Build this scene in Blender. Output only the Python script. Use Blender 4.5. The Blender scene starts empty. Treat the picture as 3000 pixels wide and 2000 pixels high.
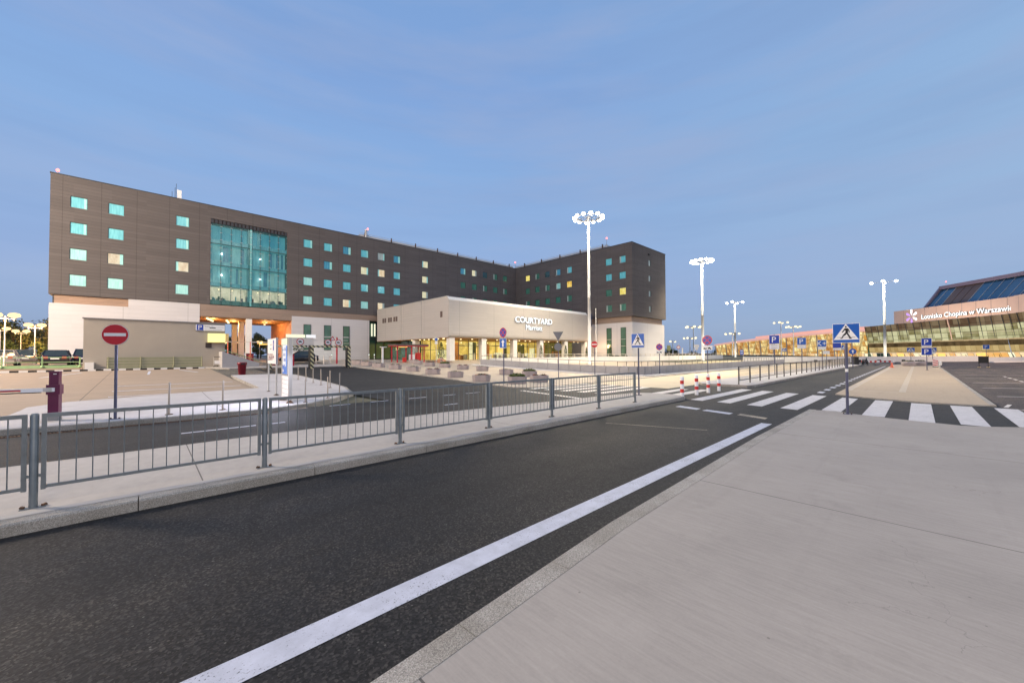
import bpy, bmesh, math, random
from mathutils import Matrix, Vector
R = random.Random(7)
rad = math.radians
sc = bpy.context.scene
col = sc.collection
# x = along the road, y = across it (towards the hotel), z = up; metres; z 0 = carriageway in front of the camera

def gz(x, y):
    return min(1.0, max(0.0, (y - 20) * .02857))

# ------------------------------------------------------------------ materials
def lin(h):
    h = h.lstrip('#')
    c = [int(h[i:i + 2], 16) / 255 for i in (0, 2, 4)]
    return tuple((v / 12.92 if v <= .04045 else ((v + .055) / 1.055) ** 2.4) for v in c)

class NT:
    def __init__(s, m):
        m.use_nodes = True
        s.t = m.node_tree
        s.t.nodes.clear()
    def n(s, ty, **k):
        nd = s.t.nodes.new(ty)
        for a, b in k.items():
            if a.startswith('i_'):
                key = a[2:].replace('_', ' ')
                nd.inputs[key].default_value = b
            else:
                setattr(nd, a, b)
        return nd
    def l(s, a, b):
        s.t.links.new(a, b)
    def math(s, op, a, b=None, c=None):
        nd = s.t.nodes.new('ShaderNodeMath'); nd.operation = op
        for i, v in enumerate((a, b, c)):
            if v is None: continue
            if isinstance(v, (int, float)): nd.inputs[i].default_value = v
            else: s.l(v, nd.inputs[i])
        return nd.outputs[0]
    def mix(s, fac, a, b, mode='MIX'):
        nd = s.t.nodes.new('ShaderNodeMix'); nd.data_type = 'RGBA'; nd.blend_type = mode
        for i, v in ((0, fac), (6, a), (7, b)):
            if isinstance(v, (int, float)): nd.inputs[i].default_value = v
            elif isinstance(v, tuple): nd.inputs[i].default_value = (*v[:3], 1)
            else: s.l(v, nd.inputs[i])
        return nd.outputs[2]
    def ramp(s, fac, stops, interp='LINEAR'):
        nd = s.t.nodes.new('ShaderNodeValToRGB'); nd.color_ramp.interpolation = interp
        e = nd.color_ramp.elements
        while len(e) < len(stops): e.new(.5)
        for q, (p, c) in zip(e, stops):
            q.position = p; q.color = (*c, 1) if len(c) == 3 else c
        s.l(fac, nd.inputs[0])
        return nd.outputs[0]
    def noise(s, vec, scale, detail=4, rough=.55):
        nd = s.n('ShaderNodeTexNoise', i_Scale=scale, i_Detail=detail, i_Roughness=rough)
        s.l(vec, nd.inputs['Vector'])
        return nd.outputs[0]
    def coords(s, scale=(1, 1, 1), loc=(0, 0, 0), rot=(0, 0, 0)):
        t = s.n('ShaderNodeTexCoord')
        mp = s.n('ShaderNodeMapping')
        mp.inputs['Scale'].default_value = scale; mp.inputs['Location'].default_value = loc
        mp.inputs['Rotation'].default_value = rot
        s.l(t.outputs['Object'], mp.inputs[0])
        return mp.outputs[0]

MATS = {}
def fin(N, bc, rough=.6, metal=0., bump=None, bd=.002, emit=None, es=0., spec=None, alpha=None, coat=0.):
    b = N.n('ShaderNodeBsdfPrincipled')
    o = N.n('ShaderNodeOutputMaterial')
    for key, v in (('Base Color', bc), ('Roughness', rough), ('Metallic', metal)):
        if isinstance(v, tuple): b.inputs[key].default_value = (*v[:3], 1)
        elif isinstance(v, (int, float)): b.inputs[key].default_value = v
        else: N.l(v, b.inputs[key])
    if spec is not None: b.inputs['Specular IOR Level'].default_value = spec
    if coat: b.inputs['Coat Weight'].default_value = coat; b.inputs['Coat Roughness'].default_value = .05
    if emit is not None:
        if isinstance(emit, tuple): b.inputs['Emission Color'].default_value = (*emit[:3], 1)
        else: N.l(emit, b.inputs['Emission Color'])
        if isinstance(es, (int, float)): b.inputs['Emission Strength'].default_value = es
        else: N.l(es, b.inputs['Emission Strength'])
    if bump is not None:
        bp = N.n('ShaderNodeBump', i_Strength=.6, i_Distance=bd)
        N.l(bump, bp.inputs['Height']); N.l(bp.outputs[0], b.inputs['Normal'])
    if alpha is not None:
        tr = N.n('ShaderNodeBsdfTransparent'); mx = N.n('ShaderNodeMixShader')
        if isinstance(alpha, (int, float)): mx.inputs[0].default_value = alpha
        else: N.l(alpha, mx.inputs[0])
        N.l(tr.outputs[0], mx.inputs[1]); N.l(b.outputs[0], mx.inputs[2]); N.l(mx.outputs[0], o.inputs[0])
    else:
        N.l(b.outputs[0], o.inputs[0])
def newmat(name):
    m = bpy.data.materials.new(name); MATS[name] = m
    return m, NT(m)
def plain(name, c, rough=.6, metal=0., var=.12, scale=2., bump=0., bs=60., emit=None, es=0., spec=None, coat=0.):
    """base colour with soft blotches and fine grain, never perfectly even"""
    if isinstance(c, str): c = lin(c)
    m, N = newmat(name)
    v = N.coords()
    a = N.noise(v, scale, 5)
    g = N.noise(v, scale * 23, 3)
    f = N.math('ADD', N.math('MULTIPLY', a, .7), N.math('MULTIPLY', g, .3))
    lo = tuple(x * (1 - var) for x in c); hi = tuple(min(1, x * (1 + var)) for x in c)
    bc = N.ramp(f, [(.3, lo), (.7, hi)])
    rr = N.math('ADD', N.math('MULTIPLY', a, .2 * rough), rough * .9)
    fin(N, bc, rr, metal, N.noise(v, bs, 3) if bump else None, bump, emit, es, spec, None, coat)
    return m
def glow(name, c, s, var=0., scale=1.):
    if isinstance(c, str): c = lin(c)
    m, N = newmat(name)
    e = N.n('ShaderNodeEmission'); o = N.n('ShaderNodeOutputMaterial')
    if var:
        v = N.coords()
        x = N.noise(v, scale, 4)
        N.l(N.ramp(x, [(.3, tuple(k * (1 - var) for k in c)), (.7, c)]), e.inputs[0])
    else:
        e.inputs[0].default_value = (*c, 1)
    e.inputs[1].default_value = s
    N.l(e.outputs[0], o.inputs[0])
    return m

def asphalt(name, base, patch=.5, warm=(1, 1, 1)):
    """tarmac: fine stone grain, long wheel-worn streaks, darker patches, a few pale chips"""
    m, N = newmat(name)
    v = N.coords()
    big = N.noise(N.coords((.16, 1.0, 1)), .9, 5, .6)
    mid = N.noise(v, 2.3, 6, .7)
    pat = N.noise(N.coords((.5, .8, 1), (3.3, 1.7, 0)), .45, 3, .5)
    vor = N.n('ShaderNodeTexVoronoi', i_Scale=62.); N.l(v, vor.inputs['Vector'])
    vor2 = N.n('ShaderNodeTexVoronoi', i_Scale=31.); N.l(v, vor2.inputs['Vector'])
    gr = N.noise(v, 150, 2, .7)
    f = N.math('ADD', N.math('ADD', N.math('MULTIPLY', big, .45), N.math('MULTIPLY', mid, .3)), N.math('MULTIPLY', pat, .25))
    c1 = N.ramp(f, [(.38, tuple(base * .5 * w for w in warm)), (.5, tuple(base * w for w in warm)), (.64, tuple(base * 1.75 * w * k for w, k in zip(warm, (1.06, 1., .9))))])
    sp = N.ramp(vor.outputs['Color'], [(.2, (.22,) * 3), (.6, (1.,) * 3), (.9, (3.1, 3.0, 2.8))])
    c2 = N.mix(.92, c1, sp, 'MULTIPLY')
    ch = N.n('ShaderNodeTexWhiteNoise'); N.l(vor2.outputs['Position'], ch.inputs['Vector'])
    pick = N.math('MULTIPLY', N.math('GREATER_THAN', ch.outputs['Value'], .975), N.math('LESS_THAN', vor2.outputs['Distance'], .22))
    c3 = N.mix(N.math('MULTIPLY', pick, .35), c2, (.26, .25, .23))
    h = N.math('ADD', gr, N.math('MULTIPLY', vor.outputs['Distance'], .8))
    fin(N, c3, N.math('ADD', .58, N.math('MULTIPLY', mid, .25)), 0, h, .0012, spec=.30)
    return m

def concrete(name, base, streak=(1, 14, 1), joint=None, var=.16, bump=.0015, rough=.78, joint_y=None, cracks=0.):
    """brushed concrete: broom streaks, cloudy stains, small pits; optional expansion joints along x / y"""
    m, N = newmat(name)
    v = N.coords()
    st = N.noise(N.coords(streak), 2.4, 6, .62)
    st2 = N.noise(N.coords(tuple(k * 4 for k in streak)), 3.1, 3, .6)
    cl = N.noise(v, .5, 5, .6)
    fi = N.noise(v, 46, 3, .7)
    f = N.math('ADD', N.math('ADD', N.math('MULTIPLY', st, .34), N.math('MULTIPLY', st2, .12)), N.math('ADD', N.math('MULTIPLY', cl, .4), N.math('MULTIPLY', fi, .14)))
    if isinstance(base, str): base = lin(base)
    c = N.ramp(f, [(.34, tuple(k * (1 - var) for k in base)), (.5, base), (.66, tuple(min(1, k * (1 + var)) for k in base))])
    stn = N.noise(v, 1.7, 7, .72)
    c = N.mix(N.math('MULTIPLY', N.math('MAXIMUM', N.math('SUBTRACT', stn, .56), 0.), 2.4), c, tuple(k * .62 for k in base))
    tyre = N.noise(N.coords((.12, 2.2, 1), (1.1, 7, 0)), 1.3, 4, .6)
    c = N.mix(N.math('MULTIPLY', N.math('MAXIMUM', N.math('SUBTRACT', tyre, .58), 0.), 1.6), c, tuple(k * .7 for k in base))
    pit = N.n('ShaderNodeTexVoronoi', i_Scale=6.); N.l(v, pit.inputs['Vector'])
    wn = N.n('ShaderNodeTexWhiteNoise'); N.l(pit.outputs['Position'], wn.inputs['Vector'])
    pk = N.math('MULTIPLY', N.math('GREATER_THAN', wn.outputs['Value'], .8), N.math('LESS_THAN', pit.outputs['Distance'], .06))
    c = N.mix(N.math('MULTIPLY', pk, .55), c, tuple(k * .35 for k in base))
    if cracks:
        ck = N.n('ShaderNodeTexVoronoi', i_Scale=.42); ck.feature = 'DISTANCE_TO_EDGE'
        wob = N.n('ShaderNodeVectorMath'); wob.operation = 'ADD'; N.l(v, wob.inputs[0])
        wn2 = N.n('ShaderNodeTexNoise', i_Scale=3.5, i_Detail=6.); N.l(v, wn2.inputs['Vector'])
        wsc = N.n('ShaderNodeVectorMath'); wsc.operation = 'SCALE'; wsc.inputs['Scale'].default_value = .5; N.l(wn2.outputs['Color'], wsc.inputs[0]); N.l(wsc.outputs[0], wob.inputs[1])
        N.l(wob.outputs[0], ck.inputs['Vector'])
        gate = N.math('GREATER_THAN', N.noise(v, .35, 2), .56)
        c = N.mix(N.math('MULTIPLY', N.math('MULTIPLY', N.math('LESS_THAN', ck.outputs['Distance'], .0013), gate), cracks), c, tuple(k * .3 for k in base))
    if joint or joint_y:
        sp = N.n('ShaderNodeSeparateXYZ'); N.l(v, sp.inputs[0])
        for k, j in ((0, joint), (1, joint_y)):
            if not j: continue
            per, off, w = j
            a = N.math('ABSOLUTE', N.math('SUBTRACT', N.math('FRACT', N.math('ADD', N.math('DIVIDE', N.math('SUBTRACT', sp.outputs[k], off), per), .5)), .5))
            g = N.math('LESS_THAN', a, w / per)
            c = N.mix(N.math('MULTIPLY', g, .8), c, tuple(q * .12 for q in base))
    fin(N, c, rough, 0, N.math('ADD', N.math('MULTIPLY', st2, .8), fi), bump)
    return m

def granite(name, base=.27):
    m, N = newmat(name)
    v = N.coords()
    a = N.n('ShaderNodeTexVoronoi', i_Scale=170.); N.l(v, a.inputs['Vector'])
    wn = N.n('ShaderNodeTexWhiteNoise'); N.l(a.outputs['Position'], wn.inputs['Vector'])
    cl = N.noise(v, 1.6, 5)
    c = N.ramp(wn.outputs['Value'], [(0, (base * .55, base * .54, base * .5)), (.35, (base * .85, base * .77, base * .70)), (.7, (base * 1.1, base * 1.04, base * .95)), (1, (base * 1.35, base * 1.3, base * 1.2))])
    c = N.mix(.6, c, N.ramp(cl, [(.35, (.6, .58, .52)), (.65, (1.1, 1.1, 1.1))]), 'MULTIPLY')
    fin(N, c, .75, 0, a.outputs['Distance'], .003)
    return m

def cladding(name, base, step=.39, joints=None, metal=.35, rough=.42, line=.5, var=.1, axis=2, w=.05):
    """horizontal metal panels: a dark shadow-gap line every `step` metres, faint panel-to-panel colour change"""
    if isinstance(base, str): base = lin(base)
    m, N = newmat(name)
    v = N.coords()
    sp = N.n('ShaderNodeSeparateXYZ'); N.l(v, sp.inputs[0])
    z = N.math('DIVIDE', sp.outputs[axis], step)
    fr = N.math('FRACT', z)
    ln = N.math('LESS_THAN', fr, w)
    row = N.math('FLOOR', z)
    cx = N.math('FLOOR', N.math('DIVIDE', N.math('ADD', sp.outputs[0], sp.outputs[1]), 3.13))
    cb = N.n('ShaderNodeCombineXYZ'); N.l(row, cb.inputs[0]); N.l(cx, cb.inputs[1])
    wn = N.n('ShaderNodeTexWhiteNoise'); N.l(cb.outputs[0], wn.inputs['Vector'])
    soft = N.noise(N.coords((.3, .3, 1)), 1.2, 5)
    f = N.math('ADD', N.math('MULTIPLY', wn.outputs['Value'], .45), N.math('MULTIPLY', soft, .55))
    c = N.ramp(f, [(.2, tuple(k * (1 - var) for k in base)), (.8, tuple(k * (1 + var) for k in base))])
    c = N.mix(N.math('MULTIPLY', ln, line), c, tuple(k * .2 for k in base))
    if joints:
        per, off = joints
        for k in (0, 1):
            a = N.math('ABSOLUTE', N.math('SUBTRACT', N.math('FRACT', N.math('ADD', N.math('DIVIDE', N.math('SUBTRACT', sp.outputs[k], off[k]), per), .5)), .5))
            c = N.mix(N.math('MULTIPLY', N.math('LESS_THAN', a, .02 / per), .55), c, tuple(q * .25 for q in base))
    h = N.math('SUBTRACT', 1.0, ln)
    fin(N, c, N.math('ADD', rough, N.math('MULTIPLY', soft, .12)), metal, h, .02, spec=.16 if base[0] < .2 else .4)
    return m

def paint(name, c, under=.03, thr=.36, sc_=18.):
    """road paint worn through to the asphalt in flecks"""
    m, N = newmat(name)
    v = N.coords()
    a = N.noise(v, sc_ * 3.2, 5, .75); b = N.noise(v, 1.5, 4)
    wear = N.math('LESS_THAN', N.math('ADD', N.math('MULTIPLY', a, .75), N.math('MULTIPLY', b, .25)), thr)
    t = N.ramp(N.noise(v, 5, 6, .7), [(.3, tuple(k * .74 for k in c)), (.7, c)])
    fin(N, N.mix(N.math('MULTIPLY', wear, .85), t, (under,) * 3), .7, 0, a, .002)
    return m

asphalt('asphalt_dark', .0155, .5, (1.0, .97, 1.0))
asphalt('asphalt_path', .085, .5, (1.1, 1.0, .9))
asphalt('asphalt_side', .05, .5, (1.2, .95, .88))
concrete('concrete_walk', (.320, .293, .268), streak=(12, 1, 1), joint=(4.72, 5.87, .008), var=.2, cracks=.3)
concrete('concrete_median', (.37, .345, .32), streak=(3, 2, 1), joint=(6, .6, .008))
concrete('concrete_island', (.40, .39, .40), streak=(2, 2, 1), joint=(5, 1.9, .01))
concrete('concrete_apron', (.285, .222, .165), streak=(1, 1.4, 1), joint=(6.2, -1.9, .014), joint_y=(9.0, 26.0, .01), var=.12)
concrete('concrete_plaza', (.42, .35, .27), streak=(1, 1, 1), joint=(3.0, .3, .008), joint_y=(3.0, 1.0, .008), var=.12)
concrete('lamplit_lane', (.55, .46, .32), streak=(.25, 5, 1), var=.12)  # asphalt under the masts, their lamplight put in as pale beige
concrete('concrete_bay', (.36, .29, .215), streak=(.4, 6, 1), var=.1)
concrete('concrete_grey', (.36, .35, .35), streak=(1, 1, 4), var=.14)
concrete('concrete_white', (.72, .70, .66), streak=(2, 2, 1), var=.08)
concrete('carpark_ground', (.26, .20, .145), streak=(1, 1, 1), var=.18)
granite('granite', .34)
granite('granite_warm', .34)
paint('paint_white', (.53, .555, .65), .03, .41)
paint('paint_cross', (.60, .585, .60), .03, .40)
paint('paint_cream', (.66, .63, .60), .05)
paint('paint_faint', (.42, .36, .28), .05, .47)
paint('paint_bay', (.46, .40, .33), .2, .40)
cladding('clad_brown', (.108, .098, .097), .39, (3.13, (.31, .1)), metal=0., rough=.62, line=.5)
cladding('clad_band', (.33, .25, .20), .11, None, metal=.2, rough=.5, line=.5, w=.3)
cladding('clad_orange', (.38, .26, .19), .16, None, metal=.2, rough=.5, line=.5, w=.25)
cladding('clad_white', (.52, .51, .52), .52, (6.26, (5.45, 2.)), metal=.05, rough=.5, line=.14, var=.03, w=.03)
cladding('clad_pavilion', (.49, .46, .43), .40, (6.5, (6.9, 8.1)), metal=.2, rough=.48, line=.22, var=.03, w=.04)
plain('galv', '#747b7f', .48, .45, .2, 9, .0006, 90)
plain('steel_post', '#5d5f74', .4, .6, .1, 4)
plain('dark_metal', (.05, .05, .055), .5, .5, .15)
plain('grey_metal', (.25, .25, .25), .45, .4, .1)
plain('light_metal', (.55, .53, .5), .4, .5, .08)
plain('white_metal', (.72, .72, .72), .4, .1, .05)
plain('mast_paint', (.62, .62, .6), .45, .2, .06)
plain('post_tan', (.36, .31, .26), .5, .3, .1, 4)
plain('rust', (.11, .06, .035), .85, .2, .4, 20, .001)
plain('soot', (.02, .02, .02), .8)
plain('sign_blue', (.01, .045, .36), .35, 0, .05)
plain('sign_blue_mid', (.015, .10, .42), .35, 0, .05)
plain('sign_red', (.50, .012, .02), .35, 0, .06)
plain('sign_white', (.78, .77, .76), .35, 0, .05)
plain('sign_back', (.20, .20, .21), .5, .5, .08)
plain('sign_black', (.012, .012, .013), .5, 0, .05)
plain('purple', (.105, .006, .045), .4, .05, .12, 3, coat=.2)
plain('maroon', (.16, .006, .018), .4, 0, .15, 5)
plain('boom_red', (.42, .01, .03), .4)
plain('white_plastic', (.78, .78, .8), .5, 0, .07)
plain('red_plastic', (.55, .02, .015), .45, 0, .1)
plain('orange_plastic', (.75, .16, .08), .5)
plain('yellow_paint', (.68, .50, .18), .5, 0, .1, 4)
plain('render_grey', (.36, .32, .265), .85, 0, .08, .8, .002, 30)
plain('planter_concrete', (.33, .28, .27), .85, 0, .2, 3, .004, 30)
plain('soil', (.035, .022, .015), .95, 0, .4, 20, .01, 40)
plain('rail_green', (.23, .36, .17), .5, .1, .14, 4)
plain('rail_brown', (.06, .05, .045), .5, .4, .15, 4)
plain('rail_mesh', (.34, .30, .25), .5, .3, .1)
plain('rail_olive', (.25, .25, .15), .55, .1, .12, 4)
plain('rail_dark', (.09, .08, .075), .5, .5, .15, 4)
plain('rail_light', (.62, .56, .48), .5, .1, .1, 4)
plain('glass_dark', (.02, .03, .035), .08, 0, .2, 3, spec=.8)
plain('glass_green', (.06, .14, .10), .08, .2, .35, .9, spec=.9)
plain('glass_teal', (.13, .40, .40), .1, .15, .22, .7, spec=.8)
plain('frame_dark', (.06, .065, .065), .45, .4, .1)
plain('frame_teal', (.05, .11, .11), .4, .4, .1)
plain('rubber', (.015, .015, .016), .85, 0, .2)
plain('rim', (.4, .4, .42), .3, .9)
plain('car_silver', (.42, .38, .36), .28, .6, .06, 1, coat=.6)
plain('car_black', (.012, .013, .018), .2, .3, .1, 1, coat=.9)
plain('car_navy', (.02, .02, .05), .22, .4, .1, 1, coat=.9)
plain('car_grey', (.16, .15, .15), .25, .6, .06, 1, coat=.8)
plain('plate_white', (.7, .7, .68), .5)
plain('tail_red', (.35, .01, .01), .25)
plain('wood_warm', (.32, .14, .04), .45, 0, .4, 3)
plain('bark', (.055, .038, .025), .9, 0, .3, 8, .01, 20)
plain('leaf_dark', (.045, .060, .018), .75, 0, .5, .9)
plain('leaf_olive', (.075, .085, .02), .75, 0, .5, 1.2)
plain('leaf_lit', (.14, .17, .03), .7, 0, .4, 3)
plain('leaf_shrub', (.028, .07, .02), .7, 0, .5, 5)
plain('petal', (.30, .06, .02), .7, 0, .4, 20)
plain('fascia_pink', (.60, .44, .36), .55, .1, .1, .25)
plain('roof_mauve', (.24, .19, .24), .5, .3, .1, .3)
plain('roof_pink_glow', (.72, .42, .34), .55, .0, .12, .12, emit=(1., .5, .36), es=.55)  # its lit look is put in as a glow of its own
plain('grass_dry', (.30, .24, .10), .95, 0, .35, .5, .02, 6)
plain('far_ground', (.06, .06, .04), .95, 0, .3, .05)
plain('solar_glass', (.02, .09, .17), .12, .3, .35, .12, spec=.9)
plain('louvre_brown', (.12, .085, .075), .6, .2, .15, .5)

def teal_window(name, a, b, e):
    """closed curtain behind teal glass: vertical folds, faint light from the room"""
    m, N = newmat(name)
    v = N.coords((1, 1, .12))
    f = N.noise(v, 6.5, 3, .5)
    c = N.ramp(f, [(.35, a), (.65, b)])
    fin(N, c, .14, .1, None, 0, c, e, spec=.8)  # pale teal and weak emission stand in for reflected sky
    return m
teal_window('win_teal', (.08, .36, .41), (.13, .46, .50), .22)
teal_window('win_teal_pale', (.20, .48, .44), (.29, .56, .52), .30)
teal_window('win_teal_deep', (.025, .16, .26), (.06, .26, .34), .25)
teal_window('win_grey', (.20, .25, .24), (.32, .36, .33), .3)
teal_window('win_green_dim', (.03, .12, .09), (.07, .20, .15), .12)
teal_window('win_dark', (.02, .06, .08), (.04, .10, .11), .05)
def lit_window(name, a, b, s, sc_=1.6):
    m, N = newmat(name)
    v = N.coords((1, 1, .5))
    f = N.noise(v, sc_, 5, .7)
    c = N.ramp(f, [(.35, a), (.62, b)])
    e = N.n('ShaderNodeEmission'); o = N.n('ShaderNodeOutputMaterial')
    N.l(c, e.inputs[0]); e.inputs[1].default_value = s
    gl = N.n('ShaderNodeBsdfGlossy', i_Roughness=.1); mx = N.n('ShaderNodeMixShader'); mx.inputs[0].default_value = .08
    N.l(e.outputs[0], mx.inputs[1]); N.l(gl.outputs[0], mx.inputs[2]); N.l(mx.outputs[0], o.inputs[0])
    return m
lit_window('win_warm', (.72, .50, .28), (.95, .82, .56), .95)
lit_window('win_yellow', (.70, .62, .34), (.88, .84, .58), .9)
lit_window('win_orange', (.75, .38, .03), (1., .78, .22), 1.0, 2.5)
lit_window('win_gold', (.8, .62, .06), (1., .86, .3), 1.0, 2.5)
lit_window('room_lit', (.42, .42, .26), (.98, .92, .62), .85, .9)
lit_window('lobby_wall', (.42, .24, .03), (1., .72, .16), 1.1, .8)
lit_window('lobby_pale', (.70, .60, .22), (1., .94, .55), 1.15, .8)
lit_window('lobby_dim', (.10, .09, .02), (.42, .36, .08), .5, .7)
lit_window('term_bright', (.85, .55, .18), (1., .95, .62), 1.3, .6)
lit_window('term_tan', (.52, .36, .14), (.78, .60, .28), .85, .3)
lit_window('term_green', (.22, .21, .09), (.78, .76, .44), .95, .3)
lit_window('term_dark', (.06, .04, .016), (.17, .11, .05), .9, .35)
lit_window('term_brown', (.12, .065, .035), (.22, .14, .08), .8, .3)
lit_window('far_yellow', (.72, .36, .08), (1., .88, .42), 1.15, .9)
lit_window('far_orange', (.60, .26, .06), (1., .66, .26), 1.0, 1.1)
glow('bulb_white', (1., .96, .86), 26)
glow('bulb_cool', (.93, .97, 1.), 14)
glow('bulb_orange', (1., .70, .33), 1.9)
glow('bulb_warm', (1., .82, .45), 2.2)
glow('beacon_red', (1., .16, .14), 5)
glow('letters_white', (.93, .98, 1.), 2.2)
glow('lit_yellow', (1., .93, .38), 1.35, .1, 2)
glow('lit_panel', (.97, .96, 1.), 1.05, .05, 2)
glow('lit_cream', (.96, .95, .70), 1.15, .1, 2)
glow('lit_blue', (.22, .36, .85), 1.0, .2, 2)
glow('lit_amber', (1., .60, .16), 1.6, .2, 2)
glow('petal_purple', (.62, .36, .95), 1.2)
glow('petal_white', (1., .97, 1.), 1.8)
glow('board_cyan', (.86, 1., .92), 1.3, .1, 2)
def clear_glass(name, tint, a=.18, rough=.03):
    m, N = newmat(name)
    fr = N.n('ShaderNodeFresnel', i_IOR=1.45)
    al = N.math('ADD', a, N.math('MULTIPLY', fr.outputs[0], .7))
    fin(N, tint, rough, .2, None, 0, spec=.9, alpha=al)
clear_glass('glass_clear', (.10, .30, .30), .22)
clear_glass('glass_lobby', (.10, .12, .06), .10)
clear_glass('glass_shelter', (.20, .45, .38), .35)
def teal_room(name, a, b):
    m, N = newmat(name)
    f = N.noise(N.coords((1, 1, .08)), 2.2, 5, .65)
    g = N.noise(N.coords((.6, 1, .7)), 1.1, 3)
    c = N.ramp(N.math('ADD', N.math('MULTIPLY', f, .7), N.math('MULTIPLY', g, .3)), [(.36, a), (.6, b)])
    fin(N, c, .5, 0, None, 0, c, .55)
teal_room('room_teal', (.04, .22, .28), (.20, .46, .46))
teal_room('room_teal_top', (.02, .22, .32), (.08, .36, .42))

def cellwin(name, a, b, st, cell, thin=.06, dark=(.03, .022, .01)):
    """lit rooms behind glass: rectangular patches of different brightness with thin dark lines between"""
    m, N = newmat(name)
    v = N.coords(); sp = N.n('ShaderNodeSeparateXYZ'); N.l(v, sp.inputs[0])
    hx = N.math('DIVIDE', N.math('ADD', sp.outputs[0], N.math('MULTIPLY', sp.outputs[1], .8)), cell[0]); hz = N.math('DIVIDE', sp.outputs[2], cell[1])
    cb = N.n('ShaderNodeCombineXYZ'); N.l(N.math('FLOOR', hx), cb.inputs[0]); N.l(N.math('FLOOR', hz), cb.inputs[1])
    wn = N.n('ShaderNodeTexWhiteNoise'); N.l(cb.outputs[0], wn.inputs['Vector'])
    f = N.math('ADD', N.math('MULTIPLY', wn.outputs['Value'], .6), N.math('MULTIPLY', N.noise(v, .5, 4), .4))
    c = N.ramp(f, [(.25, a), (.7, b)])
    ln = N.math('MAXIMUM', N.math('LESS_THAN', N.math('FRACT', hx), thin), N.math('LESS_THAN', N.math('FRACT', hz), thin * 1.4))
    c = N.mix(N.math('MULTIPLY', ln, .6), c, dark)
    e = N.n('ShaderNodeEmission'); o = N.n('ShaderNodeOutputMaterial'); N.l(c, e.inputs[0]); e.inputs[1].default_value = st
    gl = N.n('ShaderNodeBsdfGlossy', i_Roughness=.15); mx = N.n('ShaderNodeMixShader'); mx.inputs[0].default_value = .10
    N.l(e.outputs[0], mx.inputs[1]); N.l(gl.outputs[0], mx.inputs[2]); N.l(mx.outputs[0], o.inputs[0])
cellwin('term_green', (.26, .23, .09), (.74, .72, .42), .95, (2.9, 1.6))
cellwin('term_tan', (.48, .32, .12), (.72, .54, .24), .9, (1.9, 2.2), .04)
cellwin('term_brown', (.12, .065, .035), (.26, .19, .11), .9, (2.9, 2.6), .04)
cellwin('term_bright', (.80, .42, .12), (1., .95, .66), 1.25, (2.3, 2.5), .07)
cellwin('far_yellow', (.62, .30, .06), (1., .88, .42), 1.15, (1.1, 2.4), .16, (.35, .16, .04))
cellwin('far_orange', (.50, .20, .04), (1., .66, .26), 1.0, (.9, 2.0), .16, (.30, .12, .03))

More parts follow.
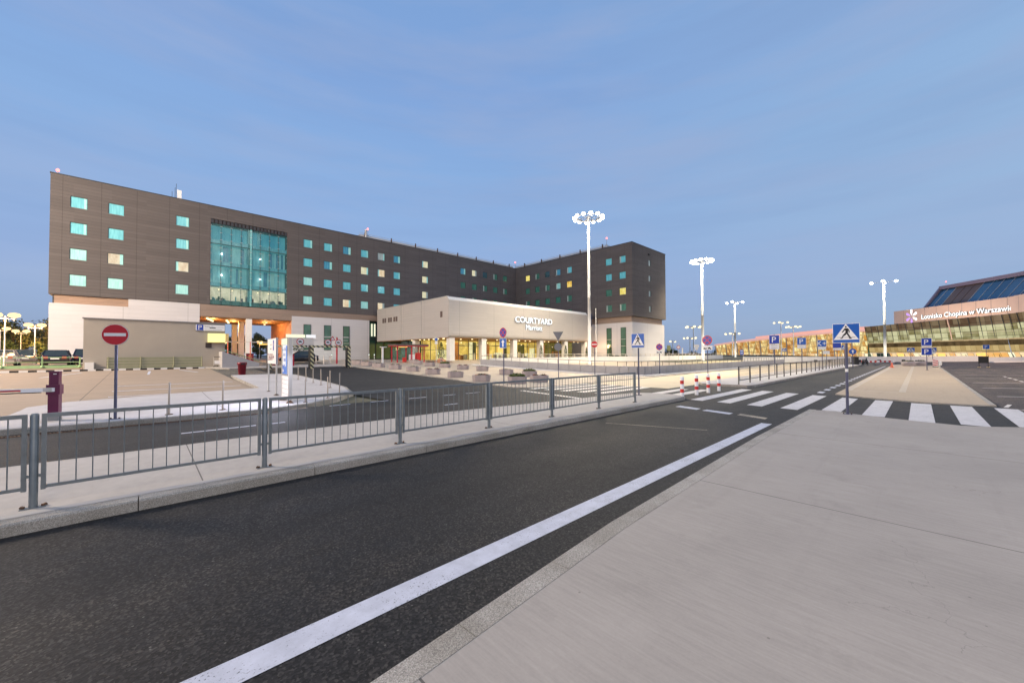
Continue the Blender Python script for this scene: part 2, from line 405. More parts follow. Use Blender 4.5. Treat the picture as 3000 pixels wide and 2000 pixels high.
# ------------------------------------------------------------------ mesh builder
class MB:
    def __init__(s):
        s.v = []; s.f = []; s.m = []; s.s = []; s.mats = []
        s.M = None
    def _mi(s, m):
        if m not in s.mats: s.mats.append(m)
        return s.mats.index(m)
    def add(s, pts):
        i = len(s.v)
        for p in pts:
            p = Vector(p)
            if s.M is not None: p = s.M @ p
            s.v.append(tuple(p))
        return i
    def poly(s, pts, m, smooth=False):
        i = s.add(pts); s.f.append(tuple(range(i, i + len(pts)))); s.m.append(s._mi(m)); s.s.append(smooth)
    def faces(s, pts, fs, m, smooth=False):
        i = s.add(pts)
        for f in fs:
            s.f.append(tuple(i + k for k in f)); s.m.append(s._mi(m)); s.s.append(smooth)
    def box(s, x0, y0, z0, x1, y1, z1, m):
        p = [(x0, y0, z0), (x1, y0, z0), (x1, y1, z0), (x0, y1, z0), (x0, y0, z1), (x1, y0, z1), (x1, y1, z1), (x0, y1, z1)]
        s.faces(p, [(0, 3, 2, 1), (4, 5, 6, 7), (0, 1, 5, 4), (1, 2, 6, 5), (2, 3, 7, 6), (3, 0, 4, 7)], m)
    def bar(s, a, b, w, h, m, up=(0, 0, 1)):
        a = Vector(a); b = Vector(b); d = (b - a).normalized(); up = Vector(up)
        if abs(d.dot(up)) > .99: up = Vector((1, 0, 0))
        x = d.cross(up).normalized() * w / 2; y = x.cross(d).normalized() * h / 2
        p = [a - x - y, a + x - y, a + x + y, a - x + y, b - x - y, b + x - y, b + x + y, b - x + y]
        s.faces(p, [(0, 1, 2, 3), (7, 6, 5, 4), (0, 4, 5, 1), (1, 5, 6, 2), (2, 6, 7, 3), (3, 7, 4, 0)], m)
    def cyl(s, a, b, r0, r1=None, m='galv', n=12, caps=True):
        r1 = r0 if r1 is None else r1
        a = Vector(a); b = Vector(b); d = (b - a).normalized()
        u = Vector((1, 0, 0)) if abs(d.z) > .9 else Vector((0, 0, 1))
        x = d.cross(u).normalized(); y = d.cross(x).normalized()
        p = []
        for q, r in ((a, r0), (b, r1)):
            for k in range(n):
                t = 2 * math.pi * k / n
                p.append(q + x * math.cos(t) * r + y * math.sin(t) * r)
        s.faces(p, [(k, k + n, (k + 1) % n + n, (k + 1) % n) for k in range(n)], m, True)
        if caps:
            s.poly(p[:n], m); s.poly(p[n:][::-1], m)
    def lathe(s, prof, m, c=(0, 0, 0), n=16, smooth=True):
        p = []
        for r, z in prof:
            for k in range(n):
                t = 2 * math.pi * k / n
                p.append((c[0] + r * math.cos(t), c[1] + r * math.sin(t), c[2] + z))
        f = []
        for j in range(len(prof) - 1):
            for k in range(n):
                f.append((j * n + k, j * n + (k + 1) % n, (j + 1) * n + (k + 1) % n, (j + 1) * n + k))
        s.faces(p, f, m, smooth)
        s.poly(p[:n][::-1], m); s.poly(p[-n:], m)
    def ball(s, c, r, m, n=10, sx=1, sy=1, sz=1):
        prof = [(math.sin(math.pi * k / 6) * r, -math.cos(math.pi * k / 6) * r) for k in range(7)]
        p = []
        for rr, z in prof:
            for k in range(n):
                t = 2 * math.pi * k / n
                p.append((c[0] + rr * math.cos(t) * sx, c[1] + rr * math.sin(t) * sy, c[2] + z * sz))
        f = [(j * n + k, j * n + (k + 1) % n, (j + 1) * n + (k + 1) % n, (j + 1) * n + k) for j in range(6) for k in range(n)]
        s.faces(p, f, m, True)
    def prism(s, pts, y0, y1, m, side=None):
        """outline in the local x-z plane, thickness along y (y0 = front)"""
        n = len(pts)
        s.poly([(x, y0, z) for x, z in pts], m)
        s.poly([(x, y1, z) for x, z in pts[::-1]], side or m)
        p = [(x, y0, z) for x, z in pts] + [(x, y1, z) for x, z in pts]
        s.faces(p, [((k + 1) % n, k, k + n, (k + 1) % n + n) for k in range(n)], side or m)
    def disc(s, cx, cz, r, y0, y1, m, side=None, n=32):
        s.prism([(cx + r * math.cos(2 * math.pi * k / n), cz + r * math.sin(2 * math.pi * k / n)) for k in range(n)], y0, y1, m, side)
    def ring(s, cx, cz, r0, r1, y, m, n=32):
        for k in range(n):
            a, b = 2 * math.pi * k / n, 2 * math.pi * (k + 1) / n
            s.poly([(cx + r0 * math.cos(a), y, cz + r0 * math.sin(a)), (cx + r1 * math.cos(a), y, cz + r1 * math.sin(a)),
                    (cx + r1 * math.cos(b), y, cz + r1 * math.sin(b)), (cx + r0 * math.cos(b), y, cz + r0 * math.sin(b))], m)
    def text(s, txt, x, z, size, y, m, width=None, ext=0., align='LEFT', shear=0., side=None):
        vs, fs = text_mesh(txt)
        w = max(v[0] for v in vs) - min(v[0] for v in vs); x0 = min(v[0] for v in vs)
        kx = (width / w) if width else size
        off = {'LEFT': 0, 'CENTER': -w * kx / 2}[align]
        f = lambda v, yy: (x + off + (v[0] - x0) * kx + shear * v[1] * size, yy, z + v[1] * size)
        s.faces([f(v, y) for v in vs], fs, m)
        if ext:
            ed = {}
            for q in fs:
                for a, b in zip(q, q[1:] + q[:1]):
                    ed[(a, b)] = 1
            out = [(a, b) for a, b in ed if (b, a) not in ed]
            n = len(vs)
            s.faces([f(v, y) for v in vs] + [f(v, y + ext) for v in vs], [(b, a, a + n, b + n) for a, b in out], side or m)
    def build(s, name, parent=None, world=False, **props):
        me = bpy.data.meshes.new(name)
        v = s.v
        if world and parent is not None:
            o = PLOC[parent.name]
            v = [(a - o[0], b - o[1], c - o[2]) for a, b, c in v]
        me.from_pydata(v, [], s.f)
        for m in s.mats: me.materials.append(MATS[m])
        me.polygons.foreach_set('material_index', s.m)
        me.polygons.foreach_set('use_smooth', s.s)
        me.update()
        ob = bpy.data.objects.new(name, me)
        col.objects.link(ob)
        if parent is not None: ob.parent = parent
        for k, val in props.items(): ob[k] = val
        return ob
TXT = {}
def text_mesh(t):
    if t not in TXT:
        cu = bpy.data.curves.new('t', 'FONT'); cu.body = t; cu.resolution_u = 3
        ob = bpy.data.objects.new('t', cu); col.objects.link(ob)
        bpy.context.view_layer.update()
        me = bpy.data.meshes.new_from_object(ob.evaluated_get(bpy.context.evaluated_depsgraph_get()))
        TXT[t] = ([tuple(v.co) for v in me.vertices], [tuple(p.vertices) for p in me.polygons])
        bpy.data.objects.remove(ob); bpy.data.curves.remove(cu); bpy.data.meshes.remove(me)
    return TXT[t]
PLOC = {}
def thing(name, label, cat, loc=(0, 0, 0), rz=0., group=None):
    o = bpy.data.objects.new(name, None); o.empty_display_size = .3
    col.objects.link(o)
    o.location = loc; o.rotation_euler = (0, 0, rad(rz))
    o['label'] = label; o['category'] = cat
    if group: o['group'] = group
    PLOC[o.name] = loc
    return o
def tag(o, label, cat, group=None, loc=None, rz=0.):
    o['label'] = label; o['category'] = cat
    if group: o['group'] = group
    if loc is not None: o.location = loc; o.rotation_euler = (0, 0, rad(rz))
    return o
def dup(root, loc, rz=0., label=None, group=None, scale=None):
    def cp(o, par):
        c = o.copy(); col.objects.link(c)
        if par is not None:
            c.parent = par
        for ch in kids.get(o.name, []): cp(ch, c)
        return c
    kids = {}
    def walk(o):
        kids[o.name] = list(o.children)
        for c in o.children: walk(c)
    walk(root)
    r = cp(root, None)
    r.location = loc; r.rotation_euler = (0, 0, rad(rz))
    if scale: r.scale = (scale,) * 3
    if label: r['label'] = label
    if group: r['group'] = group
    PLOC[r.name] = loc
    return r

# ------------------------------------------------------------------ ground sheets and slabs
def sheet(name, pts, dz, mat, side=None, drop=0., kind='structure', zf=gz):
    bm = bmesh.new()
    vs = [bm.verts.new((x, y, 0)) for x, y in pts]
    bm.faces.new(vs); bm.normal_update()
    if bm.faces[:][0].normal.z < 0: bmesh.ops.reverse_faces(bm, faces=bm.faces[:])
    for yb in (20, 55):
        bmesh.ops.bisect_plane(bm, geom=bm.verts[:] + bm.edges[:] + bm.faces[:], plane_co=(0, yb, 0), plane_no=(0, 1, 0))
    for v in bm.verts: v.co.z = zf(v.co.x, v.co.y) + dz
    if drop:
        edges = [e for e in bm.edges if e.is_boundary]
        r = bmesh.ops.extrude_edge_only(bm, edges=edges)
        for v in [g for g in r['geom'] if isinstance(g, bmesh.types.BMVert)]: v.co.z -= drop
        for f in [g for g in r['geom'] if isinstance(g, bmesh.types.BMFace)]: f.material_index = 1
    bmesh.ops.triangulate(bm, faces=[f for f in bm.faces if len(f.verts) > 4])
    me = bpy.data.meshes.new(name); bm.to_mesh(me); bm.free()
    me.materials.append(MATS[mat]); me.materials.append(MATS[side or mat])
    ob = bpy.data.objects.new(name, me); col.objects.link(ob)
    ob['kind'] = kind
    return ob
def rect(x0, y0, x1, y1): return [(x0, y0), (x1, y0), (x1, y1), (x0, y1)]
def quads(name, qs, dz, mat, kind='structure'):
    """flat painted markings: a list of 4-point outlines laid on the ground as one sheet"""
    mb = MB()
    for q in qs:
        # cut long ones so they follow the slope
        mb.poly([(x, y, gz(x, y) + dz) for x, y in q], mat)
    o = mb.build(name); o['kind'] = kind
    return o
def strip(a, b, w):
    a = Vector(a); b = Vector(b); d = (b - a).normalized(); n = Vector((-d.y, d.x)) * w / 2
    return [tuple(a - n), tuple(b - n), tuple(b + n), tuple(a + n)]
def kerbs(name, pts, w, z0, z1, mat, stone=1.0, gap=.008, side=1, zf=gz):
    """kerb stones along a line; `side` +1 puts the width to the left of the walking direction"""
    mb = MB()
    for (x0, y0), (x1, y1) in zip(pts, pts[1:]):
        L = math.hypot(x1 - x0, y1 - y0); d = ((x1 - x0) / L, (y1 - y0) / L); n = (-d[1] * side, d[0] * side)
        k = max(1, round(L / stone))
        for i in range(k):
            a = L * i / k + gap / 2; b = L * (i + 1) / k - gap / 2
            c = []
            bv = min(.02, w * .2)
            for t in (a, b):
                for off, z in ((0, z0), (0, z1 - bv), (bv, z1), (w, z1), (w, z0)):
                    x = x0 + d[0] * t + n[0] * off; y = y0 + d[1] * t + n[1] * off
                    c.append((x, y, zf(x, y) + z))
            fs = [(0, 1, 2, 3, 4), (9, 8, 7, 6, 5)] + [(j, j + 5, j + 6, j + 1) for j in range(4)]
            mb.faces(c, fs if side > 0 else [f[::-1] for f in fs], mat)
    o = mb.build(name); o['kind'] = 'structure'
    return o

# ------------------------------------------------------------------ the setting
sheet('ground', rect(-1500, -900, 2600, 2600), -.06, 'far_ground')
sheet('road', [(-90, -70), (150, -70), (150, 15.2), (15.9, 15.2), (15.9, 44.6), (7.2, 44.6), (7.2, 15.2), (-90, 15.2)], 0, 'asphalt_dark')
sheet('side_road', [(16.2, -60), (150, -60), (150, -1.9), (21.0, -1.9), (16.2, -1.9)], .004, 'asphalt_side')
sheet('road_lane', [(20.4, 9.3), (150, 9.3), (150, 14.75), (20.4, 14.75)], .004, 'lamplit_lane')  # same road surface, made pale for the lamplight falling on it
sheet('parking_apron', [(-90, 14.95), (4.2, 14.95), (4.2, 44.6), (-90, 44.6)], .004, 'concrete_apron')
sheet('asphalt_path', rect(4.2, 32.4, 7.2, 44.6), .004, 'asphalt_path')
sheet('car_park_ground', [(-110, 44.6), (15.5, 44.6), (15.5, 68), (80, 84), (80, 260), (-110, 260)], .012, 'carpark_ground')
# near pavement with its bulging front edge
front = [(15.85, 2.42), (15.9, 1.85), (15.55, 1.45), (15.2, .6), (15.02, -.2), (14.92, -.7), (15.2, -1.2), (15.6, -1.7), (16.0, -4), (16.1, -60)]
sheet('pavement', [(-40, -60), (-40, 1.5), (-12, 1.75), (.5, 1.94), (3.7, 2.17), (9.8, 2.32), (15.7, 2.32)] + front[1:], .04, 'concrete_walk', 'granite', .1)
kerbs('kerb', [(-12, 1.95), (.5, 2.14), (3.7, 2.37), (9.8, 2.52), (15.78, 2.52)], .2, -.08, .043, 'granite_warm', 1.005, .006, side=-1)
# median with the railing
med = [(-40, 6.75), (15.7, 6.75), (16.2, 6.85), (16.5, 7.3), (16.4, 8.3), (16.0, 8.85), (14.0, 9.1), (10.3, 9.5), (6.6, 9.98), (-40, 9.9)]
sheet('median', med, .13, 'concrete_median', 'granite', .2)
kerbs('median_kerb', [(-14, 6.56), (15.9, 6.56)], .20, -.1, .133, 'granite', 2.0, .01)
# worn grey mortar band behind the kerb stones
m_, N_ = newmat('mortar_band')
v_ = N_.coords((.5, 3, 1))
c_ = N_.ramp(N_.noise(v_, 2.2, 6, .7), [(.35, (.22, .23, .26)), (.6, (.36, .35, .34))])
fin(N_, c_, .8)
quads('mortar_band', [rect(-14 + i * 3, 6.77, -11 + i * 3, 6.93) for i in range(10)], .135, 'mortar_band')
# parking island across the back road
isl = [(-2.6, 15.1), (-1.0, 14.86), (2.8, 14.76), (4.3, 15.3), (5.7, 16.5), (7.1, 18.4), (7.8, 21.1), (8.0, 25), (8.0, 31.6), (7.4, 32.9), (4.35, 33.1), (4.25, 23.2), (2.0, 22.8), (0, 22.4), (-2.1, 21.8), (-2.9, 20.8), (-3.0, 16)]
sheet('island', isl, .13, 'concrete_island', 'granite', .2)
kerbs('island_kerb', [(-2.6, 15.08), (-1.0, 14.84), (2.8, 14.74), (4.3, 15.28), (5.7, 16.48), (7.13, 18.38), (7.84, 21.1), (8.04, 25), (8.04, 31.6)], .14, -.1, .134, 'granite_warm', 1.0, .008)
gr = MB()                                            # drainage grating in front of the island kerb
gr.box(-3.6, 14.52, .001, 3.2, 14.53, .012, 'rust'); gr.box(-3.6, 14.66, .001, 3.2, 14.67, .012, 'rust')
for i in range(114): gr.box(-3.6 + i * .06, 14.53, .001, -3.577 + i * .06, 14.66, .010, 'rust')
o = gr.build('drain_grating'); tag(o, 'long rusty drain grating along the foot of the island kerb', 'grating')
# hotel forecourt plaza
sheet('plaza', [(15.6, 44), (16.2, 30), (16.1, 24.2), (15.4, 18.8), (14.9, 15.6), (15.4, 14.85), (16.6, 14.5), (29.2, 14.5), (66.7, 14.6), (66.7, 68.7), (15.6, 68.7)], .05, 'concrete_plaza', 'granite_warm', .15)
kerbs('plaza_kerb', [(29.2, 38), (28.95, 30), (28.95, 16.4), (29.25, 15.3), (30.2, 14.9), (78, 14.9)], .25, -.1, .16, 'concrete_white', 2.0, .01, side=1)
# far end islands on the right
sheet('far_median', [(23.9, 6.5), (24.6, 6.3), (80, 6.1), (80, 9.3), (24.6, 9.3), (23.8, 8.8)], .13, 'concrete_island', 'granite', .2)
sheet('lay_by_island', [(22.45, 2.62), (21.95, 2.1), (21.3, 1.15), (20.85, -.3), (21.0, -1.0), (21.2, -1.8), (81, -1.85), (83, 1.5), (84, 2.75)], .05, 'concrete_bay', 'granite_warm', .12)
kerbs('lay_by_kerb', [(21.3, -1.82), (81, -1.87)], .16, -.08, .055, 'granite_warm', 2., .01, side=1)

# painted markings ---------------------------------------------------------
quads('edge_line', [rect(-14 + i * 2.605, 2.71, -11.395 + i * 2.605, 2.955) for i in range(10)], .004, 'paint_white')
st = []
for i, (y0, x0, x1) in enumerate([(5.94, 16.0, 22.6), (4.90, 15.9, 22.2), (3.84, 15.75, 21.85), (2.79, 15.6, 21.45), (1.74, 16.0, 21.1)]):
    st.append([(x0, y0), (x1, y0 + .0), (x1 + .12, y0 + .5), (x0 + .12, y0 + .5)])
for y0, x0, x1 in [(.72, 15.6, 20.95), (-.27, 15.2, 20.65), (-1.22, 15.4, 20.65), (-2.2, 15.9, 20.7), (-3.2, 16.1, 20.8), (-4.2, 16.2, 20.9), (-5.2, 16.3, 21.0)]:
    st.append([(x0, y0), (x1, y0), (x1, y0 + .5), (x0, y0 + .5)])
quads('crosswalk_stripes', st, .009, 'paint_cross')
quads('give_way_dashes', [[(13.75, 5.15), (14.0, 5.95), (13.62, 5.97), (13.38, 5.15)], [(13.4, 4.05), (13.65, 4.92), (13.3, 4.95), (13.05, 4.05)]], .005, 'paint_white')
quads('worn_dash', [[(13.1, 3.05), (13.45, 3.85), (13.1, 3.85), (12.8, 3.05)]], .005, 'paint_faint')
quads('scratch_mark', [strip((9.1, 5.9), (10.0, 3.6), .045)], .004, 'paint_faint')
st = []
for i in range(5):
    y0 = 10.25 + i * .98
    st.append([(15.6 - i * .12, y0), (20.3, y0), (20.3, y0 + .5), (15.6 - i * .12, y0 + .5)])
st.append([(16.9, 8.3), (20.6, 8.3), (20.6, 8.8), (16.7, 8.8)]); st.append([(17.2, 7.35), (21, 7.35), (21, 7.85), (17.1, 7.85)])
quads('crosswalk_stripes', st, .012, 'paint_cream')
quads('stop_line', [strip((14.15, 14.2), (13.35, 9.9), .28)], .005, 'paint_cream')
d = []
for a, b, y in ((.64, 2.17, 12.28), (2.5, 2.86, 12.28), (8.1, 8.7, 12.2), (4.94, 5.7, 15.0), (-6, -3, 12.28), (6.5, 7.26, 15.05), (8.17, 9.04, 15.05), (11.2, 12.05, 15.05), (9.9, 10.6, 15.05)):
    d.append([(a, y - .06), (b, y - .06), (b, y + .06), (a, y + .06)])
quads('lane_dashes', d, .005, 'paint_white')
d = [[(22.9 + i * 1.85, 3.12), (23.75 + i * 1.85, 3.12), (23.85 + i * 1.85, 3.36), (23.0 + i * 1.85, 3.36)] for i in range(28)]
quads('lay_by_dashes', d, .006, 'paint_white')
bl = [rect(25.0, 2.3, 75, 2.58), rect(25.4, .45, 74, .68)]
bl += [rect(30.2 + i * 5.3, .68, 30.32 + i * 5.3, 2.3) for i in range(9)] + [rect(25.0, .68, 25.12, 2.3)]
quads('bay_lines', bl, .055, 'paint_bay')
bl = []
for x in (20.6, 26.2, 31.9, 37.1, 43, 49, 55, 61):
    bl.append(strip((x, -2.25), (x + 3.1, -7.2), .11))
bl += [strip((21.2, -2.0), (22.4, -2.2), .1)]
bl += [rect(36 + i * 2.4, -9.6, 37.4 + i * 2.4, -9.45) for i in range(14)] + [rect(40 + i * 2.3, -4.55, 41.3 + i * 2.3, -4.42) for i in range(4)]
quads('parking_lines', bl, .009, 'paint_cream')
ap = [rect(-40, 28.9 - 2.7, 4.1, 29.02 - 2.7), rect(-40, 28.9, 4.1, 29.02), rect(-1.4, 31.7, 4.1, 31.82), rect(-40, 23.6, 1.6, 23.7)]
ap = [strip((-1.1, y), (3.9, y - .2), .14) for y in (29.3, 26.5, 23.95)] + [strip((-1.15, y), (-.75, y), .22) for y in (29.3, 26.5, 23.95)]
ap += [strip((-4.8, 38), (-3.4, 42.5), .14), strip((.15, 38.3), (.25, 42.3), .14), strip((3.0, 39.4), (2.1, 43.4), .14), strip((-9, 37), (-7.6, 42.2), .14)]
quads('apron_lines', ap, .009, 'paint_white')
# black and white kerb at the end of the apron
for nm, par, mt in (('kerb_white', 0, 'concrete_white'), ('kerb_black', 1, 'soot')):
    mb = MB()
    for i in range(40):
        if i % 2 == par:
            x = -12.5 + i * .42; z = gz(x, 44.6)
            if x < 3.6: mb.box(x, 44.6, z - .05, x + .42, 44.85, z + .13, mt)
    o = mb.build('painted_kerb'); o['kind'] = 'structure'
sheet('pavement', [(-2.6, 44.85), (3.8, 44.85), (5.4, 42.2), (15.3, 42.2), (15.3, 46.2), (-2.6, 46.2)], .09, 'concrete_median', 'granite_warm', .15)
# sunken ramp yard: dry ground inside the parapet
m_, N_ = newmat('yard_ground')
v_ = N_.coords((.2, 1, 1)); n_ = N_.noise(v_, .9, 6, .7)
fin(N_, N_.ramp(n_, [(.3, (.20, .15, .07)), (.5, (.40, .34, .21)), (.7, (.50, .47, .38))]), .95, 0, n_, .03)
sheet('yard_ground', [(30.2, 16.0), (120, 16.0), (120, 35.8), (30.2, 35.8)], .02, 'yard_ground', zf=lambda x, y: (y - 16) * .015)
bank = MB()
for i in range(26):
    x0 = 41 + i * 1.3; hh = lambda x: .42 * math.sin(max(0, min(1, (x - 41) / 33)) * math.pi) ** .7 * (1 + .12 * math.sin(x * 1.7))
    a, b = hh(x0), hh(x0 + 1.3)
    bank.poly([(x0, 18.6, .08), (x0 + 1.3, 18.6, .08), (x0 + 1.3, 21.2, .12 + b), (x0, 21.2, .12 + a)], 'grass_dry', True)
    bank.poly([(x0, 21.2, .12 + a), (x0 + 1.3, 21.2, .12 + b), (x0 + 1.3, 24.6, .25), (x0, 24.6, .25)], 'grass_dry', True)
o = bank.build('earth_bank'); o['kind'] = 'structure'

# ------------------------------------------------------------------ hotel
FX = Matrix(((0, 1, 0, 0), (-1, 0, 0, 0), (0, 0, 1, 0), (0, 0, 0, 1)))      # wall facing -x: local x runs to -y, local y into the wall
def wallM(x, y, facing):
    return Matrix.Translation((x, y, 0)) @ (FX if facing == 'x' else Matrix.Identity(4))
def window(parent, M, x, z, w, h, pane, frame='frame_teal', t=.045, split=None, curtain=None, y=.11):
    f = MB(); f.M = M; e = .002
    f.box(x + e, y - .04, z + e, x + t, y + .05, z + h - e, frame); f.box(x + w - t, y - .04, z + e, x + w - e, y + .05, z + h - e, frame)
    f.box(x + t, y - .04, z + e, x + w - t, y + .05, z + t, frame); f.box(x + t, y - .04, z + h - t, x + w - t, y + .05, z + h - e, frame)
    if not split: f.box(x - .03, y - .17, z - .03, x + w + .03, y - .10, z - .003, 'grey_metal')
    if split:
        for q in split: f.box(x + t, y - .035, z + q - .03, x + w - t, y + .04, z + q + .03, 'light_metal')
    fo = f.build('window', parent, True)
    p = MB(); p.M = M
    p.poly([(x, y, z), (x + w, y, z), (x + w, y, z + h), (x, y, z + h)], pane)
    po = sub(p, 'pane', fo, parent)
    if curtain:
        c = MB(); c.M = M
        a, b, mt = curtain
        c.box(x + t + a * (w - 2 * t), y - .016, z + t, x + t + b * (w - 2 * t), y - .004, z + h - t, mt)
        sub(c, 'curtain', fo, parent)
    return fo
def sub(mb, name, part, root, **k):
    """a sub-part: child of a part whose own origin sits at the root's origin"""
    o0 = PLOC[root.name]
    mb.v = [(a - o0[0], b - o0[1], c - o0[2]) for a, b, c in mb.v]
    return mb.build(name, part, False, **k)

hotel = thing('hotel_building', 'long dark brown hotel with small teal windows, turning a corner behind the cream pavilion', 'building', (30, 70, 1))
Y0, XR, YE = 68.8, 66.8, 37.2
rows = [19.5, 16.4, 13.3, 10.2]
colsX = [-6.65, -3.53, 2.79, 18.5, 21.63, 24.77, 27.92, 31.06, 34.2, 40.36, 49.85, 53.0, 56.1, 59.25, 62.4]
colsY = (65.5, 62.35, 59.2, 56.05, 52.9, 43.0, 39.95)
def holed(b, M, x0, x1, z0, z1, holes, dep, m, left=False):
    """wall skin with rectangular openings (x, z, w, h) and their reveals"""
    old = b.M; b.M = M
    xs = sorted({x0, x1} | {h[0] for h in holes} | {h[0] + h[2] for h in holes}); zs = sorted({z0, z1} | {h[1] for h in holes} | {h[1] + h[3] for h in holes})
    for a, c in zip(xs, xs[1:]):
        for e, g in zip(zs, zs[1:]):
            mx, mz = (a + c) / 2, (e + g) / 2
            if any(h[0] < mx < h[0] + h[2] and h[1] < mz < h[1] + h[3] for h in holes): continue
            b.poly([(a, 0, e), (c, 0, e), (c, 0, g), (a, 0, g)], m)
    b.poly([(x0 + dep, 0, z0), (x1, 0, z0), (x1, dep, z0), (x0 + dep, dep, z0)], m)
    if left: b.poly([(x0, 0, z0), (x0, dep, z0), (x0, dep, z1), (x0, 0, z1)], m)
    for x, z, w, h in holes:
        p = [(x, z), (x + w, z), (x + w, z + h), (x, z + h)]
        for (ax, az), (cx, cz) in zip(p, p[1:] + p[:1]): b.poly([(ax, 0, az), (cx, 0, cz), (cx, dep, cz), (ax, dep, az)], 'louvre_brown' if w < 3 else m)
    b.M = old
b = MB()
D_ = .2
b.box(-8.2, Y0 + D_, 9.08, 6.46, Y0 + 14, 23.1, 'clad_brown')
b.box(16.2, Y0 + D_, 9.08, XR, Y0 + 14, 23.1, 'clad_brown')
b.box(6.46, Y0, 21.35, 16.2, Y0 + 14, 23.1, 'clad_brown')
b.box(6.46, Y0 + 1.6, 9.08, 16.2, Y0 + 14, 21.35, 'clad_brown')
b.box(XR + D_, YE + D_, 9.08, XR + 14, Y0 + 14, 23.098, 'clad_brown')
hs = lambda c: [(x, z, 1.38, 1.34) for x in c for z in rows]
holed(b, wallM(0, Y0, 'y'), -8.2, 6.46, 9.08, 23.1, hs([x for x in colsX if x < 6]), D_, 'clad_brown', True)
holed(b, wallM(0, Y0, 'y'), 16.2, XR, 9.08, 23.1, hs([x for x in colsX if x > 6]), D_, 'clad_brown')
holed(b, wallM(XR, 0, 'x'), -Y0, -YE, 9.08, 23.1, hs([-y for y in colsY]), D_, 'clad_brown')
holed(b, wallM(0, YE, 'y'), XR, XR + 14, 9.08, 23.1, [(73.3, z + .1, .95, 1.15) for z in rows], D_, 'clad_brown')
b.build('upper_cladding', hotel, True)
b = MB()
for x0, y0, x1, y1 in ((-8.25, Y0 - .05, XR, Y0 + .25), (XR - .05, YE - .05, XR + .25, Y0 - .05), (XR + .25, YE - .05, XR + 14.05, YE + .25), (-8.25, Y0 + .25, -7.95, Y0 + 14), (XR + 13.75, YE + .25, XR + 14.05, Y0 + 14)):
    b.box(x0, y0, 23.1, x1, y1, 23.22, 'dark_metal')
b.build('parapet_cap', hotel, True)
b = MB()
b.box(-8.15, Y0 + .02, .4, -1.66, Y0 + 13.8, 8.06, 'clad_white')
b.box(-1.66, Y0 + .02, .4, 5.4, Y0 + 13.8, 9.06, 'clad_white')
b.box(-1.9, Y0 - .0, 1, -1.6, Y0 + .02, 8.06, 'clad_white')
b.build('lower_wall', hotel, True)
b = MB()
b.box(16.87, Y0 + .02, .4, 29.5, Y0 + 13.8, 8.12, 'clad_white')
b.build('lower_wall', hotel, True)
b = MB()
b.box(XR + .25, YE + .2, .4, XR + 13.6, Y0 + 13, 7.93, 'clad_white')
b.build('lower_wall', hotel, True)
b = MB()
b.box(-7.9, Y0 + .3, 8.06, -1.66, Y0 + 13.6, 9.08, 'clad_orange'); b.box(-7.92, Y0 + .28, 8.06, -7.8, Y0 + .3, 9.08, 'dark_metal')
b.build('louvre_band', hotel, True)
b = MB()
b.box(5.4, Y0 + .06, 7.38, 16.87, Y0 + 13.6, 9.08, 'clad_band')
b.box(16.87, Y0 + .06, 8.12, 31.5, Y0 + 13.6, 9.08, 'clad_band')
b.build('louvre_band', hotel, True)
b = MB()
b.box(XR + .45, YE + .5, 7.93, XR + 13.2, Y0 + .06, 9.08, 'clad_band')
b.build('louvre_band', hotel, True)
b = MB()                                            # passage ceiling and side walls, the lamps' orange also put into their colour
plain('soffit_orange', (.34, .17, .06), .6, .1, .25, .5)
plain('lamplit_wall_or_stone', (.52, .24, .13), .8, 0, .15, .8)
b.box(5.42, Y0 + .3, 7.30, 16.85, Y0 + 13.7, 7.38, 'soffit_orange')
b.box(16.80, Y0 + .3, 1, 16.87, Y0 + 13.75, 7.3, 'lamplit_wall_or_stone')
b.box(5.4, Y0 + .3, 1, 5.46, Y0 + 13.75, 7.3, 'lamplit_wall_or_stone')
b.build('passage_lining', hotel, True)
for cx_, cy_ in ((11.18, Y0 + .45), (11.18, 75.4), (11.18, 82.2)):
    b = MB(); b.box(cx_ - .36, cy_ - .36, .9, cx_ + .36, cy_ + .36, 7.32, 'concrete_white'); b.build('column', hotel, True)
for i, (x, y) in enumerate([(6.3, 69.6), (6.6, 71.2), (7.0, 72.8), (7.4, 74.6), (8.9, 72.4), (9.3, 74.6), (9.7, 77.0), (14.2, 73.0), (14.8, 77.5)]):
    b = MB(); b.lathe([(.13, -.22), (.13, 0)], 'bulb_orange' if i > 6 else 'bulb_warm', (x, y, 7.28), 10); b.build('ceiling_light', hotel, True)
# roof screen
b = MB()
b.box(28.2, Y0 + 1.2, 23.1, XR, Y0 + 1.4, 23.95, 'light_metal'); b.box(XR + 1.0, YE + 6, 23.1, XR + 1.2, Y0 + 1.4, 23.95, 'light_metal')
b.box(28.2, Y0 + 1.4, 23.1, 28.4, Y0 + 12, 23.95, 'light_metal'); b.box(XR + 1.2, YE + 6, 23.1, XR + 9, YE + 6.2, 23.95, 'light_metal')
for z in (23.55, 24.1): b.box(28, Y0 + 1.0, z, XR + 1, Y0 + 1.05, z + .05, 'light_metal')
for z in (23.55, 24.1): b.box(XR + .8, YE + 6, z, XR + .85, Y0 + 1, z + .05, 'light_metal')
for i in range(8): b.box(29 + i * 5.2, Y0 + .95, 23.1, 29.12 + i * 5.2, Y0 + 1.2, 24.35, 'rust')
for i in range(5): b.box(XR + .7, YE + 7 + i * 5.6, 23.1, XR + 1.0, YE + 7.1 + i * 5.6, 24.3, 'rust')
b.build('roof_screen', hotel, True)
